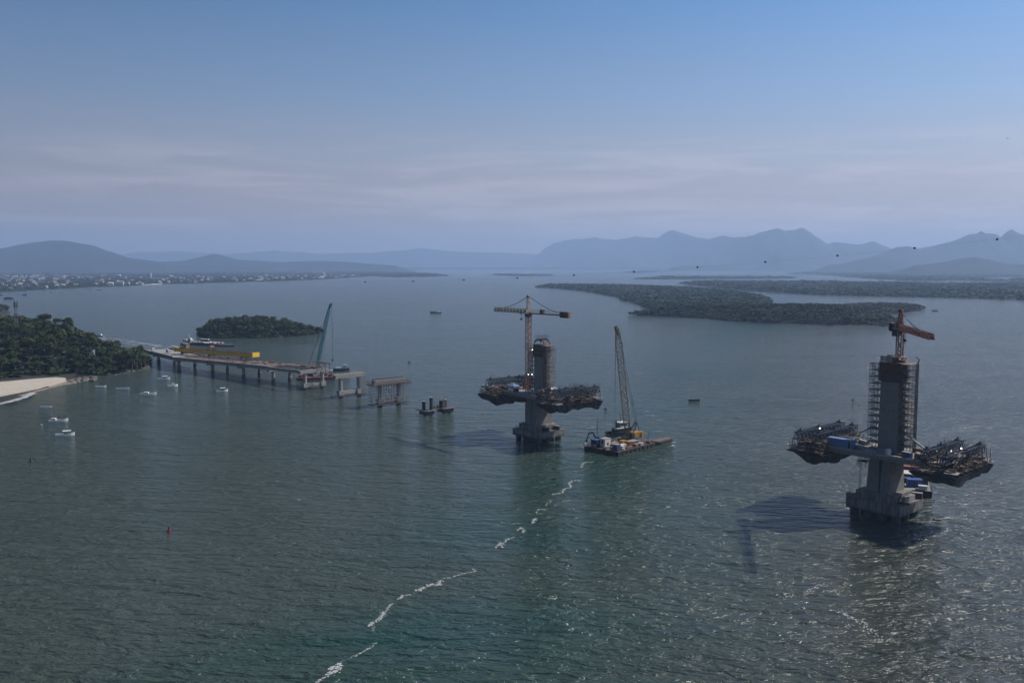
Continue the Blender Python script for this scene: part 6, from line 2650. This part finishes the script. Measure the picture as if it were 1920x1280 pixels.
boat(86, 764, 6.6, 1.6, .12, 'open white skiff nearest the beach, floating alone', 'skiff')
boat(110, 790.5, 9.0, 2.5, .22, 'white fishing boat with net frame, upper of the two near the green buoy', 'trawl')
boat(122, 817, 8.3, 2.2, .28, 'white fishing boat with pale canopy, lowest of the moored boats', 'canopy')
boat(189, 725.5, 6.6, 1.8, .3, 'small white skiff with dark gear closest to the rocks', 'skiff')
boat(230, 730, 8.5, 1.9, .1, 'long low open white boat between rocks and sailing launch', 'skiff')
boat(278.5, 740.5, 9.5, 2.8, .12, 'largest white launch with cabin amid the moored boats', 'cabin')
boat(307, 711.5, 8.3, 2.2, .25, 'dark topped white boat closest to the viaduct on the left', 'canopy')
boat(323.5, 724, 6.6, 2.4, .5, 'short rounded white launch under the viaduct shadow', 'launch')
boat(416, 734, 7.4, 2.2, .45, 'white boat with raised awning near the middle of the viaduct', 'canopy')
boat(817, 586.5, 18.5, 5.0, 3.1, 'dark hulled trawler far out beyond the viaduct', 'trawl', hull=M_BLACK, name='trawler')
boat(1302, 751, 6.4, 1.7, .05, 'black open boat drifting between the two cranes', 'skiff', hull=M_BLACK)
boat(1753, 583, 11, 3.5, .05, 'tiny dark boat off the tip of the wooded island', 'skiff', hull=M_BLACK)
boat(91, 591, 11, 3.2, .2, 'tiny white boat alone in the bay above the headland', 'launch')
boat(100, 547.5, 24, 7, .1, 'pale cabin boat off the town with a high white deckhouse', 'cabin')
boat(167, 543.5, 18, 4, .0, 'low white boat off the town waterfront', 'skiff')
boat(126, 543.5, 18, 4, .2, 'small pale boat close to the town shore', 'skiff')
boat(186, 543.5, 16, 4, .3, 'blurred grey boat beside the low white one off town', 'launch', hull=M_GREY)
for (px, py, ln, lab) in ((17, 560.5, 22, 'long dark barge moored off the town at the left edge'), (47, 553.5, 12, 'short dark barge moored nearer the town'), (1, 554, 12, 'dark barge cut by the left edge')):
    p = at(px, py)
    t = thing('barge', lab, 'barge', (p.x, p.y, 0), .05)
    mb = MB()
    mb.prism([(-ln / 2, -3), (ln / 2 - 2, -3), (ln / 2, 0), (ln / 2 - 2, 3), (-ln / 2, 3)], -.5, 2.6 if ln > 20 else 2.0)
    part('hull', mb, M_HULL, t)
    mb = MB()
    mb.b2(-ln / 2 + 1, -ln / 2 + ln * .8, -2, 2, 2.602 if ln > 20 else 2.002, 4.2 if ln > 20 else 2.8)
    part('deckhouse', mb, M_BLUE if ln > 20 else M_DARKB, t)

# speedboat with its wake
p = at(187, 631.5)
t = thing('speedboat', 'white speedboat racing left with a long foaming wake', 'speedboat', (p.x, p.y, 0), 2.9)
mb = MB()
mb.hull(11, 3.2, 1.6, .1)
part('hull', mb, M_WHITE, t)
mb = MB()
mb.frustum((-.5, 0), (5, 2.4), (3, 2.0), 1.2, 3.2)
part('cabin', mb, M_WHITE, t)
wk = MB()
rw = random.Random(3)
up = [at(188, 633), at(215, 634.5), at(245, 639), at(270, 643.5), at(300, 648)]
lo = [at(186, 634), at(200, 637.5), at(225, 642), at(250, 647), at(285, 653), at(325, 656)]
foam_blobs(wk, up, 3.2, 1.6, rw, .03, 1.0, .05)
foam_blobs(wk, lo, 2.4, .7, rw, .03, 1.2, .2)
foam_blobs(wk, [at(187, 633), at(196, 636)], 3.0, 4, rw, .03, .8, 0)
foam_blobs(wk, [at(205, 637), at(250, 643), at(330, 652)], 6.0, .55, rw, .025, 1.6, .2)
foam_blobs(wk, [at(300, 646.5), at(336, 648.5)], 2.0, 1.2, rw, .03, .8, .1)
o = link('wake', wk.mesh('wake', M_WAKE))
o['kind'] = 'stuff'


# ------------------------------------------------------------------ buoys
def buoy(px, py, s, m, lab, style='cone', band=None):
    p = at(px, py)
    t = thing('buoy', lab, 'buoy', (p.x, p.y, 0), 0)
    if style == 'cone':
        mb = MB()
        mb.tube((0, 0, -.3), (0, 0, .45 * s), .55 * s, 14, .5 * s)
        part('float', mb, m, t)
        mb = MB()
        mb.frustum((0, 0), (.5 * s, .5 * s), (.28 * s, .28 * s), .45 * s, 1.5 * s)
        part('tower', mb, m, t)
        mb = MB()
        mb.ball((0, 0, 1.62 * s), .16 * s, 8, 5)
        part('lantern', mb, M_BLACK, t)
    elif style == 'post':
        mb = MB()
        mb.tube((0, 0, -.5), (0, 0, .5 * s), .32 * s, 10, .28 * s)
        part('float', mb, m, t)
        mb = MB()
        mb.tube((0, 0, .5 * s), (0, 0, 2.0 * s), .12 * s, 8)
        part('post', mb, m, t)
        mb = MB()
        mb.b2(-.3 * s, .3 * s, -.3 * s, .3 * s, 1.7 * s, 2.3 * s)
        part('topmark', mb, m, t)
    else:
        mb = MB()
        mb.tube((-s * .5, 0, .12), (s * .5, 0, .12), .42 * s if style == 'ball' else .3 * s, 10)
        part('float', mb, m, t)
        mb = MB()
        mb.tube((0, 0, .2), (0, 0, .55 * s), .08 * s, 6)
        part('eye', mb, M_RUST, t)
    return t


buoy(58, 866, 1.3, M_GREEN, 'green conical channel buoy at the lower left')
buoy(316.5, 997, 1.0, M_RED, 'red conical channel buoy in the open water at lower left')
buoy(1598.5, 759, 1.5, M_GREEN, 'tall dark post buoy between the two pylons on the right', 'post')
buoy(78, 796.5, .8, M_WHITE, 'round white mooring buoy left of the net frame boat', 'ball')
buoy(767, 678.5, 1.5, M_RED, 'dark red mooring float beyond the lone viaduct pier', 'ball')
buoy(707, 629, 1.2, M_BLACK, 'slim dark stake buoy far beyond the teal crane', 'post')
buoy(1135, 766.5, 1.3, M_BLACK, 'black round float above the crane barge', 'ball')
buoy(1039, 898, 1.5, M_BLACK, 'black float at the upper end of the foam line', 'bar')
buoy(1757, 975, 1.9, M_BLACK, 'black float right of the nearest footing', 'bar')

# ------------------------------------------------------------------ power line with marker balls
A_ = []
tv = [(682, 528.7), (780, 526.8), (867, 525.3), (974, 521), (1072, 516), (1191, 509.5), (1304, 501), (1435, 490.5), (1566, 479), (1709, 465), (1866, 449)]
M = []
B_ = []
for i, (px, py) in enumerate(tv):
    tt = (px - 960) / FPX
    M.append([1, i, -tt * i])
    B_.append(tt)
sol = np.linalg.lstsq(np.array(M), np.array(B_), rcond=None)[0]
y0 = 420.0
x0, cx_, sy_ = sol[0] * y0, sol[1] * y0, sol[2] * y0
pts = []
for i, (px, py) in enumerate(tv):
    x, y = x0 + cx_ * i, y0 + sy_ * i
    pts.append(Vector((x, y, zat(py, x, y))))
pf = np.polyfit(range(len(pts)), [p.z for p in pts], 2)
for i in range(len(pts)):
    pts[i].z = float(np.polyval(pf, i))
wire = []
for i in np.arange(-4, 15.01, .5):
    wire.append(Vector((x0 + cx_ * i, y0 + sy_ * i, float(np.polyval(pf, i)))))
t = thing('power_cable', 'thin overhead cable crossing the bay in front of the mountains', 'cable', tuple(wire[0]))
mb = MB()
for a, b in zip(wire[:-1], wire[1:]):
    mb.beam(a - wire[0], b - wire[0], .045)
part('conductor', mb, M_GREY, t)
bm = MB()
bm.ball((0, 0, 0), .42, 12, 8)
bm.tube((-.5, 0, 0), (.5, 0, 0), .08, 6)
bme = bm.mesh('marker_ball', M_BLACK)
bl = ['leftmost', 'second from the left', 'third from the left', 'fourth from the left', 'left of the middle', 'in the middle', 'right of the middle', 'fourth from the right', 'third from the right', 'second from the right', 'rightmost and highest']
for i, p in enumerate(pts):
    o = link('marker_ball', bme)
    o.location = p
    tagit(o, 'dark aviation marker ball on the overhead cable, ' + bl[i], 'marker ball', 'marker balls on the cable')
# a bird high in the sky
mb = MB()
mb.add([(0, .3, 0), (.7, .1, .25), (1.3, -.15, .1), (.6, -.12, .2), (0, -.25, 0), (-.6, -.12, .2), (-1.3, -.15, .1), (-.7, .1, .25), (0, 0, -.16), (0, -.5, 0)], [(0, 1, 3, 4), (1, 2, 3), (0, 4, 5, 7), (7, 5, 6), (0, 8, 4), (4, 8, 9), (0, 7, 8), (0, 8, 1)])
o = link('bird', mb.mesh('bird', M_BLACK))
o.location = ((1875 - 960) / FPX * 330, 330, zat(260, 183, 330))
tagit(o, 'small dark bird gliding high in the sky on the right', 'bird')

# ------------------------------------------------------------------ foam line where the currents meet, and foam wisps
fm = MB()
rf = random.Random(12)


def fl(pts, w, dens=7.0, drop=.12, jit=1.0):
    drop += .1
    wp = []
    P = [at(*q) for q in pts]
    for a, b in zip(P[:-1], P[1:]):
        n = max(1, int((b - a).length / 2.5))
        for k in range(n):
            q = a.lerp(b, k / n)
            q += Vector((rf.gauss(0, .4), rf.gauss(0, .9), 0))
            wp.append(q)
    wp.append(P[-1])
    foam_blobs(fm, wp, w * .85, dens * 1.6, rf, .02, jit * 1.5, drop)
    foam_blobs(fm, wp, w * .3, dens * 1.2, rf, .02, jit * 7, .35)


fl([(596, 1281), (610, 1268), (618, 1262)], .42)
fl([(616, 1262), (622, 1250), (632, 1243), (634, 1252), (622, 1262)], .55, 8)
fl([(634, 1242), (652, 1233), (662, 1228)], .16, 6, .3)
fl([(672, 1226), (682, 1220), (694, 1210), (704, 1204)], .32)
fl([(700, 1182), (702, 1172)], .3, 5, .4)
fl([(697, 1168), (708, 1163), (715, 1158), (714, 1150), (719, 1146)], .5, 8)
fl([(722, 1142), (728, 1135), (736, 1131)], .4)
fl([(747, 1124), (756, 1117), (770, 1114)], .42)
fl([(779, 1109), (790, 1104), (806, 1095), (818, 1092), (826, 1088)], .55, 8)
fl([(830, 1086), (848, 1081), (860, 1076), (878, 1073), (891, 1069), (886, 1066)], .34, 7)
fl([(928, 1024), (938, 1020), (942, 1027)], .4)
fl([(940, 1019), (952, 1012), (964, 1006)], .42)
fl([(970, 992), (978, 990), (986, 994), (980, 999)], .42)
fl([(997, 978), (1002, 970), (1006, 972)], .5)
fl([(1004, 960), (1010, 962), (1014, 957), (1024, 955)], .4, 6, .2)
fl([(1024, 946), (1030, 940)], .5, 4, .5)
fl([(1032, 927), (1050, 923), (1058, 918), (1072, 913), (1068, 907), (1076, 902), (1090, 900)], .45, 7)
fl([(1074, 884), (1086, 882)], .3)
fl([(1090, 877), (1094, 868), (1100, 866), (1112, 866)], .4)
# wisps in the right foreground
fl([(1508, 1112), (1522, 1106), (1534, 1100), (1546, 1094)], .38, 7, .3, 1.6)
fl([(1434, 1207), (1450, 1202), (1465, 1198), (1480, 1199), (1500, 1190), (1515, 1187), (1530, 1189), (1552, 1188)], .2, 6, .35, 1.8)
fl([(1570, 1145), (1588, 1152), (1600, 1160), (1618, 1170), (1630, 1182), (1645, 1188), (1646, 1195)], .4, 6, .3, 2.4)
fl([(1612, 1200), (1640, 1203), (1658, 1206)], .25, 5, .4, 2)
fl([(1680, 1232), (1700, 1228), (1720, 1231)], .25, 4, .5, 2)
for px, py, l, w in ((1210, 770, 8, .6), (1222, 779, 8, .6), (1150, 757, 14, .5), (1110, 802, 16, .5), (1142, 795, 8, .5), (1236, 787, 16, .5), (1224, 792, 6, .5), (1238, 808, 10, .4), (1216, 858, 12, .35), (1240, 862, 20, .4), (1186, 847, 8, .6),
                     (1262, 836, 4, 1.0), (1262, 829, 3, .8), (1425, 1023, 8, .6), (1335, 1015, 16, .25), (1205, 962, 14, .45), (1225, 973, 20, .35), (1240, 985, 20, .4), (1205, 945, 16, .3), (1600, 905, 10, .2), (1650, 750, 10, .15), (1380, 905, 8, .2),
                     (1330, 897, 12, .25), (1260, 888, 18, .25), (1105, 750, 10, .4), (1092, 720, 14, .35), (1040, 745, 6, .3), (700, 708, 8, .4), (1200, 700, 16, .5), (1350, 760, 12, .3)):
    fl([(px - l / 2, py + rf.uniform(-.6, .6)), (px, py + rf.uniform(-.8, .8)), (px + l / 2, py)], w, 3.0, .25, 1.2)
o = link('sea_foam', fm.mesh('sea_foam', M_FOAM))
o['kind'] = 'stuff'
